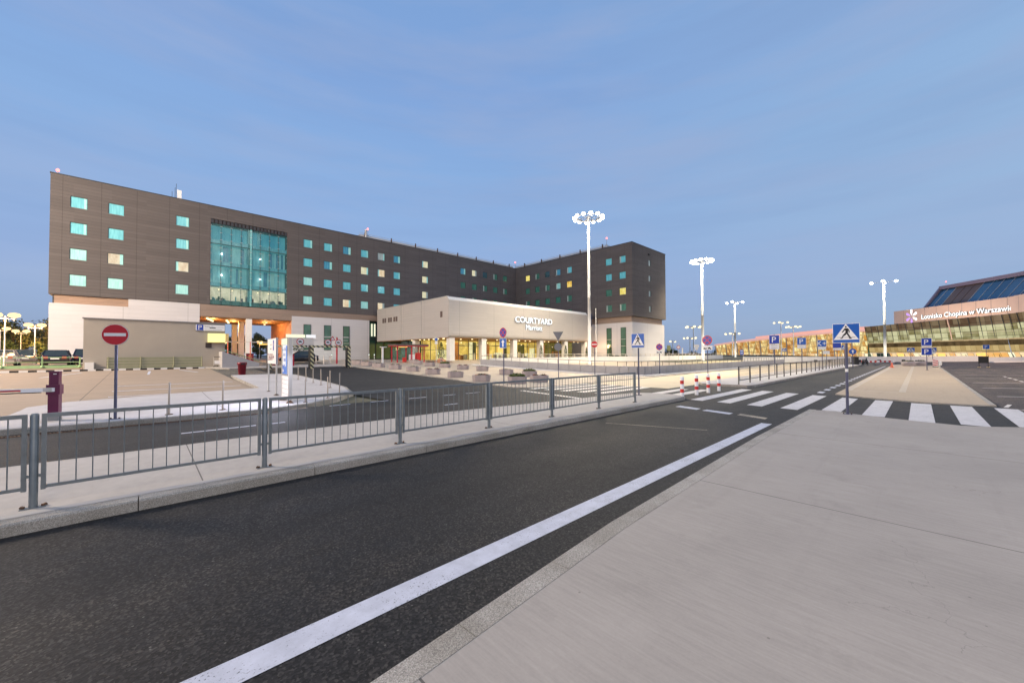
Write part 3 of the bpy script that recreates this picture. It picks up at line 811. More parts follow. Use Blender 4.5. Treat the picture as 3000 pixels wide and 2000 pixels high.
special = {(-3.53, 2): 'win_warm', (2.79, 2): 'win_warm', (24.77, 3): 'win_warm', (27.92, 1): 'win_yellow', (27.92, 3): 'win_teal_pale', (31.06, 0): 'win_grey',
           (31.06, 1): 'win_warm', (31.06, 3): 'win_warm', (40.36, 0): 'win_yellow', (40.36, 1): 'win_yellow', (40.36, 2): 'win_yellow', (53.0, 0): 'win_yellow',
           (56.1, 0): 'win_dark', (24.77, 0): 'win_teal_deep', (21.63, 1): 'win_teal_deep', (34.2, 0): 'win_teal_deep', (49.85, 0): 'win_teal_deep'}
MF = wallM(0, Y0, 'y')
for x in colsX:
    for r, z in enumerate(rows):
        pane = special.get((x, r))
        if pane is None:
            pane = ('win_teal', 'win_teal', 'win_teal_pale', 'win_teal_pale')[r] if x < 20 else ('win_teal' if x < 45 else 'win_green_dim')
        cu = None
        if pane in ('win_warm', 'win_yellow'): cu = R.choice([(.78, 1, 'win_teal_pale'), (0, .2, 'win_teal_pale'), (.7, 1, 'win_grey')])
        elif pane == 'win_teal_deep': cu = (.72, 1, 'win_teal_pale')
        elif R.random() < .35: cu = (.8, .97, 'win_teal_pale') if x < 45 else (.1, .35, 'win_grey')
        window(hotel, MF, x, z, 1.38, 1.34, pane, curtain=cu)
MR = wallM(XR, 0, 'x')
for y in colsY:
    for r, z in enumerate(rows):
        pane = {(65.5, 0): 'win_gold', (52.9, 1): 'win_orange', (39.95, 2): 'win_gold', (56.05, 1): 'win_teal_pale', (56.05, 0): 'win_teal_deep', (52.9, 0): 'win_teal', (59.2, 0): 'win_dark'}.get((y, r))
        if pane is None: pane = 'win_teal' if (y < 45 and r < 2) else 'win_green_dim'
        window(hotel, MR, -y, z, 1.38, 1.34, pane, curtain=(.0, .25, 'win_grey') if R.random() < .6 and 'gold' not in pane else None)
ME = wallM(0, YE, 'y')
for z in rows: window(hotel, ME, 73.3, z + .1, .95, 1.15, 'win_grey')
b = MB(); b.box(73.1, YE - .15, 21.7, 73.7, YE, 21.95, 'soot'); b.build('camera_box', hotel, True)
# tall windows of the lower walls
for x in (18.56, 21.7, 24.83):
    window(hotel, wallM(0, Y0 + .02, 'y'), x, 2.7, 1.12, 4.2, 'glass_green', 'frame_dark', .06, (1.2, 2.2), y=-.03)
for y in (43.05, 39.88):
    window(hotel, wallM(XR + .25, 0, 'x'), -y, 1.4, 1.15, 5.6, 'glass_green', 'frame_dark', .06, (2.0, 3.3), y=-.03)
# glazed link behind the pavilion
b = MB()
b.box(29.55, Y0 + .9, 1, XR, Y0 + 1.0, 8.1, 'glass_green')
gl = b.build('glass_link', hotel, True)
b = MB()
for i in range(25): b.box(29.5 + i * 1.5, Y0 + .75, 1, 29.58 + i * 1.5, Y0 + .9, 8.1, 'frame_dark')
for z in (1.0, 4.6, 5.0, 7.9): b.box(29.5, Y0 + .8, z, XR, Y0 + .88, z + .14, 'frame_dark')
for i in range(2): b.box(30.15 + i * .55, Y0 + .7, 5.3, 30.4 + i * .55, Y0 + .74, 7.6, 'lit_cream')
sub(b, 'link_frame', gl, hotel)
# the big curtain wall
WX0, WX1 = 6.5, 16.16
b = MB()
b.box(WX0 - .04, Y0 + .02, 9.1, WX0 + .02, Y0 + 1.6, 21.35, 'louvre_brown'); b.box(WX1 - .02, Y0 + .02, 9.1, WX1 + .04, Y0 + 1.6, 21.35, 'louvre_brown')
b.box(WX0, Y0 + .3, 20.75, WX1, Y0 + 1.6, 21.35, 'louvre_brown')
for i in range(21):
    x = WX0 + .02 + i * .462; b.box(x, Y0 + .04, 20.75, x + .33, Y0 + .3, 21.3, 'dark_metal')
b.build('sun_louvres', hotel, True)
lev = [9.2, 11.75, 14.8, 17.9, 20.75]
for r in range(4):
    for i in range(8):
        x0 = WX0 + i * (WX1 - WX0) / 8; x1 = WX0 + (i + 1) * (WX1 - WX0) / 8
        g = MB(); g.poly([(x0, Y0 + .25, lev[r]), (x1, Y0 + .25, lev[r]), (x1, Y0 + .25, lev[r + 1]), (x0, Y0 + .25, lev[r + 1])], 'glass_clear')
        go = g.build('glazing_panel', hotel, True)
b = MB()
for i in range(9):
    x = WX0 + i * (WX1 - WX0) / 8; w = .03 if i != 4 else .10
    b.box(x - w, Y0 + .10, 9.2, x + w, Y0 + .245, 20.75, 'frame_teal' if i != 4 else 'glass_teal')
    for r in range(4):
        for q in (.6, 1.6, 2.5):
            b.box(x - .14, Y0 + .06, lev[r] + q, x + .14, Y0 + .10, lev[r] + q + .04, 'light_metal')
for z in lev[1:4]: b.box(WX0, Y0 + .12, z - .05, WX1, Y0 + .24, z + .05, 'frame_teal')
b.build('mullion_grid', hotel, True)
b = MB()
for r in range(4):
    z0, z1 = lev[r], lev[r + 1]
    b.box(WX0, Y0 + .35, z0, WX1, Y0 + 1.58, z0 + (.62 if r else .65), 'win_teal' if r else 'win_green_dim')
    b.box(WX0, Y0 + 1.45, z0 + .6, WX1, Y0 + 1.58, z1, 'room_lit' if r == 0 else ('room_teal_top' if r == 3 else 'room_teal'))
b.box(11.0, Y0 + .35, 9.2, 11.55, Y0 + 1.5, 20.75, 'glass_teal')
for i in range(22):                                  # chairs, plants and curtains inside
    x = R.uniform(WX0 + .3, WX1 - .5); z0 = 9.85; b.box(x, Y0 + 1.0, z0, x + R.uniform(.1, .35), Y0 + 1.3, z0 + R.uniform(.2, .9), R.choice(['wood_warm', 'leaf_dark', 'glass_teal', 'grey_metal']))
for i in range(16):
    x = R.uniform(WX0 + .2, WX1 - .5); r = R.choice([1, 2, 3]); b.box(x, Y0 + 1.2, lev[r] + .62, x + R.uniform(.1, .5), Y0 + 1.3, lev[r + 1] - .05, R.choice(['win_teal_deep', 'win_teal', 'win_teal_pale']))
b.build('room_interior', hotel, True)
for x, z in ((7.9, 16.7), (12.7, 16.7), (7.9, 13.6), (12.7, 13.6)):
    b = MB(); b.ball((x, Y0 + 1.1, z), .11, 'bulb_cool'); b.build('ceiling_light', hotel, True)
for x in (7.6, 9.2, 12.4, 13.8, 15.2):
    b = MB(); b.ball((x, Y0 + 1.0, 11.45), .08, 'bulb_warm'); b.build('ceiling_light', hotel, True)
# roof things
def beacon(x, y, z, lab, h=.4):
    t = thing('warning_beacon', lab, 'beacon light', (x, y, z), 0, 'red beacons on the roofs')
    b = MB(); b.cyl((0, 0, 0), (0, 0, h), .035, m='grey_metal', n=8); b.box(-.15, -.15, 0, .15, .15, .06, 'grey_metal'); b.build('post', t)
    b = MB(); b.lathe([(.10, 0), (.15, .1), (.14, .26), (.05, .34)], 'beacon_red', (0, 0, h), 10); b.build('lamp', t)
beacon(-7.7, Y0 + .4, 23.22, 'red beacon at the far left end of the hotel roof edge', .3)
beacon(29.7, Y0 + 1.3, 23.95, 'red beacon beside the white pipe on the hotel roof', 1.1)
beacon(XR + .5, Y0 + .8, 23.22, 'red beacon above the inner corner of the hotel roof', 1.6)
beacon(XR + 1.1, 43.4, 23.95, 'red beacon on the hotel roof above its right hand wing', 1.3)
t = thing('roof_cabinet', 'white metal cabinet on the hotel roof with thin aerials', 'cabinet', (3.0, Y0 + .6, 23.22))
b = MB(); b.box(-.1, -.2, 0, .35, .25, 1.25, 'white_metal'); b.build('cabinet', t)
for x, h in ((-.62, .9), (-.32, 1.55), (-.2, 2.1)):
    b = MB(); b.cyl((x, 0, 0), (x, 0, h), .025, m='dark_metal', n=6); b.build('aerial', t)
t = thing('vent_pipe', 'short white vent pipe standing on the hotel roof corner', 'pipe', (29.1, Y0 + .75, 23.1))
b = MB(); b.lathe([(.17, 0), (.17, 1.5), (.22, 1.5), (.22, 1.7), (.05, 1.8)], 'white_metal', n=12); b.build('pipe', t)

# ------------------------------------------------------------------ entrance pavilion
PV = (30.6, 45.0)
pav = thing('entrance_pavilion', 'low cream panelled entrance pavilion on columns, with white letters and a glowing yellow glass lobby', 'building', (45, 50, .8))
X0, X1, YP, YB = 30.6, 63.3, 45.0, 68.0
b = MB()
# rounded lower edge and bevelled top edge, swept along the front
prof = [(.45, 4.30), (.18, 4.38), (.05, 4.55), (0, 4.85), (0, 9.55), (.04, 9.62), (.42, 10.05), (.55, 10.08)]
for (d0, z0), (d1, z1) in zip(prof, prof[1:]):
    b.poly([(X0, YP + d0, z0), (X1, YP + d0, z0), (X1, YP + d1, z1), (X0, YP + d1, z1)], 'clad_pavilion' if z1 < 9.6 else 'concrete_white', z1 < 5)
b.poly([(X0, YP + d, z) for d, z in prof] + [(X0, YB, 10.08), (X0, YB, 4.30)], 'clad_pavilion')
b.poly([(X1, YP + d, z) for d, z in prof][::-1] + [(X1, YB, 4.30), (X1, YB, 10.08)], 'clad_pavilion')
b.poly([(X0, YP + .55, 10.08), (X1, YP + .55, 10.08), (X1, YB, 10.08), (X0, YB, 10.08)], 'concrete_white')
b.build('upper_box', pav, True)
b = MB()
for y in (52.4, 58.9): b.box(X0 - .05, y - .07, 4.32, X0, y + .07, 10.0, 'light_metal')
b.box(X0 - .02, YP + .5, 9.98, X0 + .4, YB, 10.12, 'light_metal')
b.build('cover_strip', pav, True)
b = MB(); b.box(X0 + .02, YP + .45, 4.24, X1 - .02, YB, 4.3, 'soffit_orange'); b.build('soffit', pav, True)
for y, z in ((46.6, 7.2),):
    b = MB(); b.box(X0 - .04, y, z, X0, y + .55, z + .85, 'louvre_brown'); b.build('vent_grille', pav, True)
for y in (60.2, 61.0, 62.2, 63.0, 64.4, 65.2):
    b = MB(); b.box(X0 - .04, y, 7.5, X0, y + .55, 8.3, 'louvre_brown'); b.build('vent_grille', pav, True)
b = MB(); b.box(30.2, 43.6, .3, 64.2, YB, 1.02, 'concrete_plaza'); b.build('plinth', pav, True)
for x in (31.4, 37.2, 43.75, 50.2, 57.05, 63.2):
    b = MB(); b.box(x - .43, YP + .35, 1.0, x + .43, YP + 1.15, 4.26, 'concrete_white'); b.build('column', pav, True)
for x in (31.4,):
    b = MB(); b.box(x - .43, 55, 1.0, x + .43, 55.8, 4.26, 'concrete_white'); b.build('column', pav, True)
# glass walls of the lobby
n = 16
for i in range(n):
    x0 = 32.6 + i * 30 / n; x1 = 32.6 + (i + 1) * 30 / n
    g = MB(); g.poly([(x0, 48.2, 1.02), (x1, 48.2, 1.02), (x1, 48.2, 4.24), (x0, 48.2, 4.24)], 'glass_lobby')
    go = g.build('glass_wall', pav, True)
    f = MB(); f.box(x0 - .03, 48.12, 1.02, x0 + .03, 48.19, 4.24, 'frame_dark'); f.box(x0, 48.12, 3.25, x1, 48.17, 3.31, 'frame_dark')
    if i % 5 == 2: f.box(x0, 48.12, 1.9, x1, 48.17, 1.96, 'frame_dark'); f.box((x0 + x1) / 2 - .03, 48.12, 1.02, (x0 + x1) / 2 + .03, 48.18, 3.25, 'frame_dark')
    sub(f, 'glazing_bar', go, pav)
for i in range(6):
    y0 = 48.2 + i * 2.4
    g = MB(); g.poly([(32.6, y0 + 2.4, 1.02), (32.6, y0, 1.02), (32.6, y0, 4.24), (32.6, y0 + 2.4, 4.24)], 'glass_lobby' if i < 4 else 'glass_green')
    go = g.build('glass_wall', pav, True)
    f = MB(); f.box(32.52, y0 - .03, 1.02, 32.6, y0 + .03, 4.24, 'frame_dark'); f.box(32.54, y0, 2.6, 32.6, y0 + 2.4, 2.66, 'frame_dark'); sub(f, 'glazing_bar', go, pav)
b = MB()
b.poly([(32.7, 56, 1.02), (62.6, 56, 1.02), (62.6, 56, 4.24), (32.7, 56, 4.24)], 'lobby_wall')
b.poly([(62.6, 56, 1.02), (62.6, 48.3, 1.02), (62.6, 48.3, 4.24), (62.6, 56, 4.24)], 'lobby_dim')
for x0, x1, z1, mt, y in [(33.2, 35.6, 2.6, 'lobby_pale', 52), (36.0, 37.0, 3.9, 'wood_warm', 51.5), (38.4, 38.9, 3.9, 'lobby_pale', 50.4), (39.2, 40.1, 3.9, 'leaf_dark', 51), (41.2, 42.7, 3.0, 'lit_amber', 54), (43.5, 44.7, 3.6, 'wood_warm', 53), (45.2, 47.0, 2.2, 'lobby_pale', 52), (46.6, 47.1, 4.1, 'leaf_dark', 51), (48.2, 50.2, 3.4, 'lit_amber', 54.5),
                        (51, 52.6, 3.7, 'leaf_olive', 52), (53.2, 54.4, 3.0, 'lobby_pale', 51), (55.1, 56.2, 3.6, 'wood_warm', 50), (57.3, 58.1, 4.0, 'lobby_pale', 52), (58.6, 60.6, 2.4, 'wood_warm', 50), (60.9, 61.7, 3.8, 'lobby_dim', 51)]:
    b.box(x0, y, 1.02, x1, y + .25, z1, mt)
for i in range(34):
    x = R.uniform(33, 62); y = R.uniform(48.9, 54); s_ = R.uniform(.25, .7)
    b.box(x, y, 1.02, x + s_, y + .4, 1.02 + R.uniform(.4, 1.25), R.choice(['wood_warm', 'soot', 'grey_metal', 'leaf_dark', 'lobby_pale', 'concrete_white']))
for x0, x1 in ((37.6, 42.5), (45, 49), (52, 56)): b.box(x0, 50.5, 3.55, x1, 50.7, 3.62, 'dark_metal'); b.box(x0, 52.5, 3.3, x1 + 1, 52.7, 3.36, 'dark_metal')
b.build('lobby_interior', pav, True)
for i in range(20):
    x = 31.0 + i * 1.68
    b = MB(); b.lathe([(.10, -.12), (.12, 0)], 'bulb_warm', (x + (.3 if i % 3 else 0), 46.8 + (i % 3) * .5, 4.24), 8); b.build('ceiling_light', pav, True)
for i in range(14):
    b = MB(); b.ball((34 + i * 2.1 + R.uniform(-.4, .4), 50 + R.uniform(0, 3), 3.6 + R.uniform(-.3, .3)), .09, 'bulb_warm', 8); b.build('lobby_lamp', pav, True)
for i in range(8):
    b = MB(); b.lathe([(.10, -.12), (.12, 0)], 'bulb_warm', (31.3, 47.5 + i * 1.3, 4.24), 8); b.build('ceiling_light', pav, True)
sg = thing('letter_sign', 'white lit letters in two lines on the cream front of the entrance pavilion', 'sign', (47.75, YP - .24, 6))
b = MB()
def serif_text(b, txt, x0, width, z, h, y, m):
    """built-in sans letters with small serifs and a slight squeeze"""
    b.text(txt, x0, z, h / .72, y, m, width=width, ext=.16, side='grey_metal')
serif_text(b, 'COURTYARD', -4.5, 9.05, 1.08, .96, 0, 'letters_white')
for x in (-1.55, -1.25, -.40, .05, 1.0, 2.25, 3.25, 3.6): b.box(x - .02, -.005, 1.06, x + .16, .05, 1.11, 'letters_white')
b.build('upper_letters', sg)
b = MB(); b.text('Marriott', -2.05, -.08, .86 / .72, 0, 'letters_white', width=4.0, ext=.14, shear=.0, side='grey_metal')
b.build('lower_letters', sg)

# ------------------------------------------------------------------ grey service building
sb = thing('service_building', 'plain grey rendered box building behind the no entry sign, carrying a white parking board', 'building', (1, 46.3, .75))
b = MB(); b.box(-3.66, 46.3, .3, 5.56, 54, 4.93, 'render_grey'); b.build('wall', sb, True)
b = MB(); b.box(-3.74, 46.22, 4.93, 5.62, 54.05, 5.0, 'grey_metal'); b.build('roof_edge', sb, True)
b = MB(); b.box(4.08, 46.27, 2.62, 4.54, 46.32, 3.10, 'louvre_brown')
for i in range(6): b.box(4.08, 46.24, 2.64 + i * .08, 4.54, 46.27, 2.67 + i * .08, 'soot')
b.build('vent_grille', sb, True)
t = thing('parking_sign_board', 'long white board with a dark P square mounted high on the grey service building', 'sign', (4.42, 46.22, 4.5))
b = MB(); b.box(-1.1, 0, -.31, 1.14, .07, .31, 'sign_back'); b.box(-1.07, -.01, -.28, 1.11, 0, .28, 'sign_white')
b.box(-1.0, -.016, -.25, -.52, -.01, .27, 'sign_blue'); b.text('P', -.76, -.17, .56, -.022, 'sign_white', align='CENTER')
b.text('Parking', -.42, .10, .14, -.014, 'grey_metal'); b.text('P1', .1, .10, .14, -.014, 'grey_metal')
b.box(-.05, -.015, -.04, .4, -.01, .03, 'sign_black'); b.box(-.42, -.015, -.17, .9, -.01, -.14, 'grey_metal'); b.box(-.42, -.015, .06, 1.0, -.01, .08, 'grey_metal')
b.build('board', t)
t = thing('lit_sign_box', 'glowing yellow box sign on the corner of the grey service building', 'sign', (4.9, 46.0, 3.55))
b = MB(); b.box(-.66, 0, -.41, .66, .3, .41, 'lit_yellow'); b.build('panel', t)
b = MB(); b.box(.66, -.02, -.42, .92, .32, .42, 'yellow_paint'); b.box(-.68, -.02, -.45, .68, .3, -.41, 'yellow_paint'); b.build('side_case', t)
t = thing('concrete_block', 'pale concrete block standing against the left corner of the grey building', 'block', (-3.25, 46.0, .74))
b = MB(); b.box(-.28, -.15, 0, .22, .28, .62, 'concrete_white'); b.build('block', t)
t = thing('slatted_fence', 'low brownish green slatted fence along the foot of the grey service building', 'fence', (.8, 45.45, .73))
b = MB()
for z in (.12, .36, .60, .84): b.box(-3.1, 0, z, 3.0, .04, z + .19, 'rail_olive')
b.build('slat_panel', t)
for x in (-3.0, -1.1, 1.0, 2.95):
    b = MB(); b.cyl((x, -.05, -.1), (x, -.05, 1.08), .035, m='rail_olive', n=8); b.cyl((x, -.05, .2), (x, -.05, .32), .06, m='rail_olive', n=8); b.build('post', t)
t = thing('guard_railing', 'yellow green three rail metal guard rail in front of the parked cars', 'railing', (-8, 48.1, .8))
b = MB()
for z in (.98, .60): b.bar((-6, .9, z), (4.1, -.72, z), .05, .05, 'rail_green')
b.bar((-6, .9, .22), (4.1, -.72, .22), .06, .24, 'rail_green')
b.build('rails', t)
for i in range(6):
    f = i / 5; x = -6 + 10.1 * f; y = .9 - 1.62 * f
    b = MB(); b.cyl((x, y, -.2), (x, y, 1.0), .045, m='rail_green', n=8); b.ball((x, y - .03, .22), .12, 'rail_green', 8); b.build('post', t)
t = thing('low_kerb_wall', 'orange lit concrete kerb under the green guard rail', 'kerb', (-8, 47.6, .7))
b = MB(); b.bar((-6, .9, .08), (4.3, -.75, .08), .3, .3, 'concrete_apron'); b.build('kerb', t)

# ------------------------------------------------------------------ front railing (median)
def railing(name, label, x, y, n, pitch, first=0, h=1.08, mesh=False, z0=.13, rz=0., post_r=.036, mats='galv', angle_steps=None):
    t = thing(name, label, 'railing', (x, y, z0), rz)
    for i in range(n + 1):
        px = i * pitch
        b = MB(); b.lathe([(post_r, 0), (post_r, h - .01), (post_r * .7, h + .006)], mats, (px, 0, 0), 14 if not mesh else 8)
        b.box(px - .1, -.045, 0, px + .1, .045, .008, mats)
        po = b.build('post', t)
        if not mesh:
            q = MB()
            for sx in (-.075, .075):
                q.cyl((px + sx, 0, .008), (px + sx, 0, .03), .017, m='rust', n=6); q.cyl((px + sx * 1.05, .02, .008), (px + sx * 1.25, .035, .016), .02, m='rust', n=6)
            q.build('anchor_bolts', po)
    for i in range(n):
        a = i * pitch + post_r + .018; c = (i + 1) * pitch - post_r - .018
        b = MB()
        b.box(a, -.022, h - .045, c, .022, h, mats); b.box(a + .035, -.018, .215, c - .035, .018, .25, mats)
        b.box(a, -.02, .2, a + .038, .02, h - .045, mats); b.box(c - .038, -.02, .2, c, .02, h - .045, mats)
        for z in (.35, h - .2):                     # hinges that tie the panel to its posts
            b.box(a - .02, -.012, z, a, .012, z + .03, mats); b.box(c, -.012, z, c + .02, .012, z + .03, mats)
        fr = b.build('panel_frame', t)
        q = MB()
        k = 16 if not mesh else 22
        for j in range(1, k):
            xx = a + (c - a) * j / k
            r = .0065
            q.cyl((xx, 0, .25), (xx, 0, h - .045), r if not mesh else .0035, m=mats if not mesh else 'rail_mesh', n=6 if not mesh else 4, caps=False)
        if mesh:
            for j in range(3): q.box(a, -.004, .35 + j * .2, c, .004, .357 + j * .2, mats)
        q.build('bars', fr)
    return t
railing('pedestrian_railing', 'galvanised grey pedestrian railing with upright bars along the near median', -3.22, 7.08, 7, 2.293)
railing('pedestrian_railing', 'long thin brownish railing with fine mesh panels on the median beyond the crossing', 24.2, 7.0, 24, 2.12, h=1.0, mesh=True, post_r=.035, mats='rail_dark')

# ------------------------------------------------------------------ signs
def post(t, h, r=.035, m='steel_post', base=True, y=.03):
    b = MB(); b.lathe([(r, 0), (r, h)], m, (0, y + r, 0), 12)
    p = b.build('post', t)
    if base:
        q = MB(); q.box(-.11, y - .02, 0, .11, y + .09, .012, m)
        for sx in (-.09, .09): q.cyl((sx, y + .03, .01), (sx, y + .03, .04), .018, m='rust', n=6)
        q.build('base_plate', p)
    return p
MAN = [  # walking figure of the crossing sign, unit triangle space (x right, z up), height about 1
    [(-.055, .98), (.0, 1.03), (.055, .98), (.06, .92), (.0, .86), (-.06, .92)],
    [(-.06, .83), (.10, .84), (.16, .78), (.12, .46), (.02, .42), (-.05, .46), (-.02, .62), (-.06, .70)],
    [(.11, .82), (.17, .78), (.235, .62), (.225, .47), (.17, .47), (.175, .60), (.10, .70)],
    [(-.04, .82), (-.06, .70), (-.14, .58), (-.235, .49), (-.265, .54), (-.17, .66), (-.09, .82)],
    [(-.05, .48), (.08, .46), (-.02, .30), (-.16, .20), (-.24, .02), (-.36, .0), (-.36, .05), (-.28, .08), (-.20, .28)],
    [(.0, .47), (.12, .46), (.20, .30), (.31, .08), (.38, .04), (.37, .0), (.18, .0), (.18, .05), (.22, .07), (.10, .26)]]
def plate_ped(w=.6, h=.72, z=2.0):
    b = MB(); b.box(-w / 2, 0, z, w / 2, .02, z + h, 'sign_back'); b.box(-w / 2, -.004, z, w / 2, 0, z + h, 'sign_white')
    e = w * .02
    b.box(-w / 2 + e, -.007, z + e, w / 2 - e, -.004, z + h - e, 'sign_blue_mid')
    zb = z + h * .16; zt = z + h * .97
    b.poly([(-w * .465, -.010, zb), (w * .465, -.010, zb), (.01 * w, -.010, zt), (-.01 * w, -.010, zt)], 'sign_white')
    s = (zt - zb) * .80; k = s * .98
    for p in MAN: b.poly([(x * k * .98, -.0135, zb + h * .055 + q * s) for x, q in p], 'sign_black')
    b.box(-w * .34, -.012, zb + h * .12, w * .34, -.0115, zb + h * .135, 'sign_black')
    return b
def plate_round(kind, r=.3, z=2.3):
    b = MB(); b.disc(0, z, r, 0, .02, 'sign_back', n=36)
    b.disc(0, z, r * .99, -.004, 0, 'sign_white' if kind == 'entry' else 'sign_red', 'sign_white', 36)
    if kind == 'entry':
        b.disc(0, z, r * .965, -.006, -.004, 'sign_red', n=36); b.box(-r * .80, -.010, z - r * .15, r * .80, -.006, z + r * .15, 'sign_white')
    elif kind == 'nostop':
        b.disc(0, z, r * .8, -.006, -.004, 'sign_blue', n=36)
        for a in (45, -45):
            c, s_ = math.cos(rad(a)), math.sin(rad(a)); w = r * .085; L = r * .8
            b.poly([(-c * L - s_ * w, -.009, z - s_ * L + c * w), (-c * L + s_ * w, -.009, z - s_ * L - c * w), (c * L + s_ * w, -.009, z + s_ * L - c * w), (c * L - s_ * w, -.009, z + s_ * L + c * w)], 'sign_red')
    elif kind == 'limit':
        b.disc(0, z, r * .76, -.006, -.004, 'sign_white', n=28)
    elif kind == 'blue':
        b.disc(0, z, r * .97, -.006, -.004, 'sign_blue_mid', n=28); b.poly([(-.05 * r, -.009, z - r * .6), (.2 * r, -.009, z - r * .6), (.2 * r, -.009, z + r * .1), (.45 * r, -.009, z + r * .1), (.08 * r, -.009, z + r * .6), (-.3 * r, -.009, z + r * .1), (-.05 * r, -.009, z + r * .1)], 'sign_white')
    return b
def tow_board(z, w=.62, h=.26):
    b = MB(); b.box(-w / 2, 0, z, w / 2, .02, z + h, 'sign_back'); b.box(-w / 2, -.004, z, w / 2, 0, z + h, 'sign_white')
    k = w
    b.prism([(x * k, z + q * k) for x, q in [(-.40, .10), (-.38, .15), (-.33, .17), (-.28, .24), (-.20, .24), (-.17, .17), (-.12, .17), (.02, .28), (.04, .27), (-.06, .15), (-.06, .10)]], -.007, -.004, 'sign_black')
    b.prism([(x * k, z + q * k) for x, q in [(.05, .17), (.10, .24), (.17, .29), (.25, .27), (.31, .20), (.39, .15), (.40, .10), (.36, .09), (.05, .14)]], -.007, -.004, 'sign_black')
    for x, q in ((-.31, .09), (-.14, .09), (.12, .12), (.33, .08)): b.disc(x * k, z + q * k, .038 * k, -.009, -.004, 'sign_black', n=12)
    return b
def plate_P(w, z, txt='P', sub_=None, purple=False):
    b = MB(); b.box(-w / 2, 0, z, w / 2, .02, z + w, 'sign_back'); b.box(-w / 2, -.004, z, w / 2, 0, z + w, 'sign_white')
    e = w * .03
    b.box(-w / 2 + e, -.007, z + e, w / 2 - e, -.004, z + w - e, 'sign_blue' if not purple else 'sign_blue_mid')
    b.text(txt, -.02 * w, z + w * .17, w * .92, -.011, 'sign_white', align='CENTER')
    return b
def board(w, z, h, lines=2, m='sign_white', dark='grey_metal'):
    b = MB(); b.box(-w / 2, 0, z, w / 2, .02, z + h, 'sign_back'); b.box(-w / 2 + .01, -.004, z + .01, w / 2 - .01, 0, z + h - .01, m)
    for i in range(lines):
        zz = z + h * (1 - (i + .7) / (lines + .3)); b.box(-w * .32, -.007, zz, w * .32, -.004, zz + h * .09, dark)
    return b
def sign(label, x, y, rz, z0, h, plates, name='road_sign', group=None, r=.035, m='steel_post'):
    t = thing(name, label, 'road sign', (x, y, z0), rz, group)
    post(t, h, r, m)
    for nm, mb in plates:
        po = mb.build(nm, t)
        q = MB(); q.box(-.05, .02, h - .25, .05, .03, h - .21, 'grey_metal'); q.build('bracket', po)
    return t
b_ = gz
sign('round red no entry sign with white bar on a blue grey post by the barrier', -.62, 15.35, -21, .13, 2.62, [('plate', plate_round('entry', .29, 2.34))], r=.034)
sign('large blue crossing sign with walking figure at the near pavement corner', 15.25, 1.5, -84, .04, 2.72, [('plate', plate_ped(.62, .58, 2.14))], r=.036)
t = bpy.context.scene.objects[-1]
sign('blue crossing sign with walking figure at the end of the near railing', 15.02, 8.14, -86, .13, 2.62, [('plate', plate_ped(.57, .60, 2.0))], r=.03)
sign('round no stopping sign above a blue one way arrow sign beside the planters', 16.36, 18.07, -88, .05, 3.5, [('plate', plate_round('nostop', .31, 3.2))])
ow = MB(); ow.box(-.3, 0, 2.22, .3, .02, 2.84, 'sign_back'); ow.box(-.3, -.004, 2.22, .3, 0, 2.84, 'sign_white'); ow.box(-.28, -.007, 2.24, .28, -.004, 2.82, 'sign_blue_mid')
ow.poly([(-.06, -.010, 2.30), (.06, -.010, 2.30), (.06, -.010, 2.58), (.15, -.010, 2.58), (0, -.010, 2.76), (-.15, -.010, 2.58), (-.06, -.010, 2.58)], 'sign_white')
o_ = [o for o in sc.objects if o.get('label', '').startswith('round no stopping sign above a blue')][0]
ow.build('plate', o_)
t = thing('road_sign', 'grey backs of a triangular and a round sign facing away on one thin post', 'road sign', (21.73, 18.03, .05), -60)
post(t, 3.45, .03)
b = MB(); b.prism([(-.38, 3.45), (.38, 3.45), (0, 2.78)], -.02, 0, 'sign_back'); b.build('plate', t)
b = MB(); b.disc(0, 2.35, .28, -.02, 0, 'sign_back'); b.build('plate', t)
sign('round red no entry sign on a post by the ramp parapet', 26.28, 18.03, -75, .05, 2.86, [('plate', plate_round('entry', .27, 2.6))])
sign('small round no stopping sign with towing board against the pale hotel end', 31.9, 15.3, -80, .0, 2.75, [('plate', plate_round('nostop', .27, 2.45)), ('plate', tow_board(1.9, .55, .24))])
sign('big round no stopping sign with towing board in front of the tall lamp mast', 34.57, 12.36, -88, .0, 3.4, [('plate', plate_round('nostop', .40, 3.0)), ('plate', tow_board(2.18, .80, .36))])
sign('blue P sign above a white board behind the mesh railing', 36.67, 8.0, -86, .13, 3.25, [('plate', plate_P(.70, 2.5)), ('plate', board(.68, 2.05, .42, 2))])
sign('pale blue P sign over a white board further along the mesh railing', 46.84, 7.94, -86, .13, 3.2, [('plate', plate_P(.72, 2.55, purple=True)), ('plate', board(.70, 2.2, .33, 1))])
sign('violet pictogram sign over a white board beyond the pale P sign', 55.92, 7.6, -86, .13, 3.1, [('plate', plate_P(.78, 2.45, 'K+', purple=True)), ('plate', board(.74, 2.15, .28, 1))])
sign('dark square sign with white car pictogram behind the crossing sign', 64.96, 7.3, -86, .13, 3.1, [('plate', board(.82, 2.4, .72, 0, 'sign_blue')), ('plate', board(.82, 2.1, .28, 1))])
sign('small blue crossing sign at the far end of the mesh railing', 68.48, 6.9, -86, .13, 2.8, [('plate', plate_ped(.66, .62, 2.18))])
sign('round blue arrow sign partly behind the near crossing sign post', 59.5, 5.3, -86, .05, 2.3, [('plate', plate_round('blue', .34, 1.98))])
sign('tiny blue crossing sign in front of the glowing far terminal', 84.0, 16.8, -86, .05, 2.75, [('plate', plate_ped(.62, .6, 2.12))])
sign('narrow violet sign in front of the left end of the glowing far terminal', 67.2, 18.95, -86, .05, 2.4, [('plate', board(.5, 1.6, .78, 2, 'sign_blue_mid', 'sign_white'))])
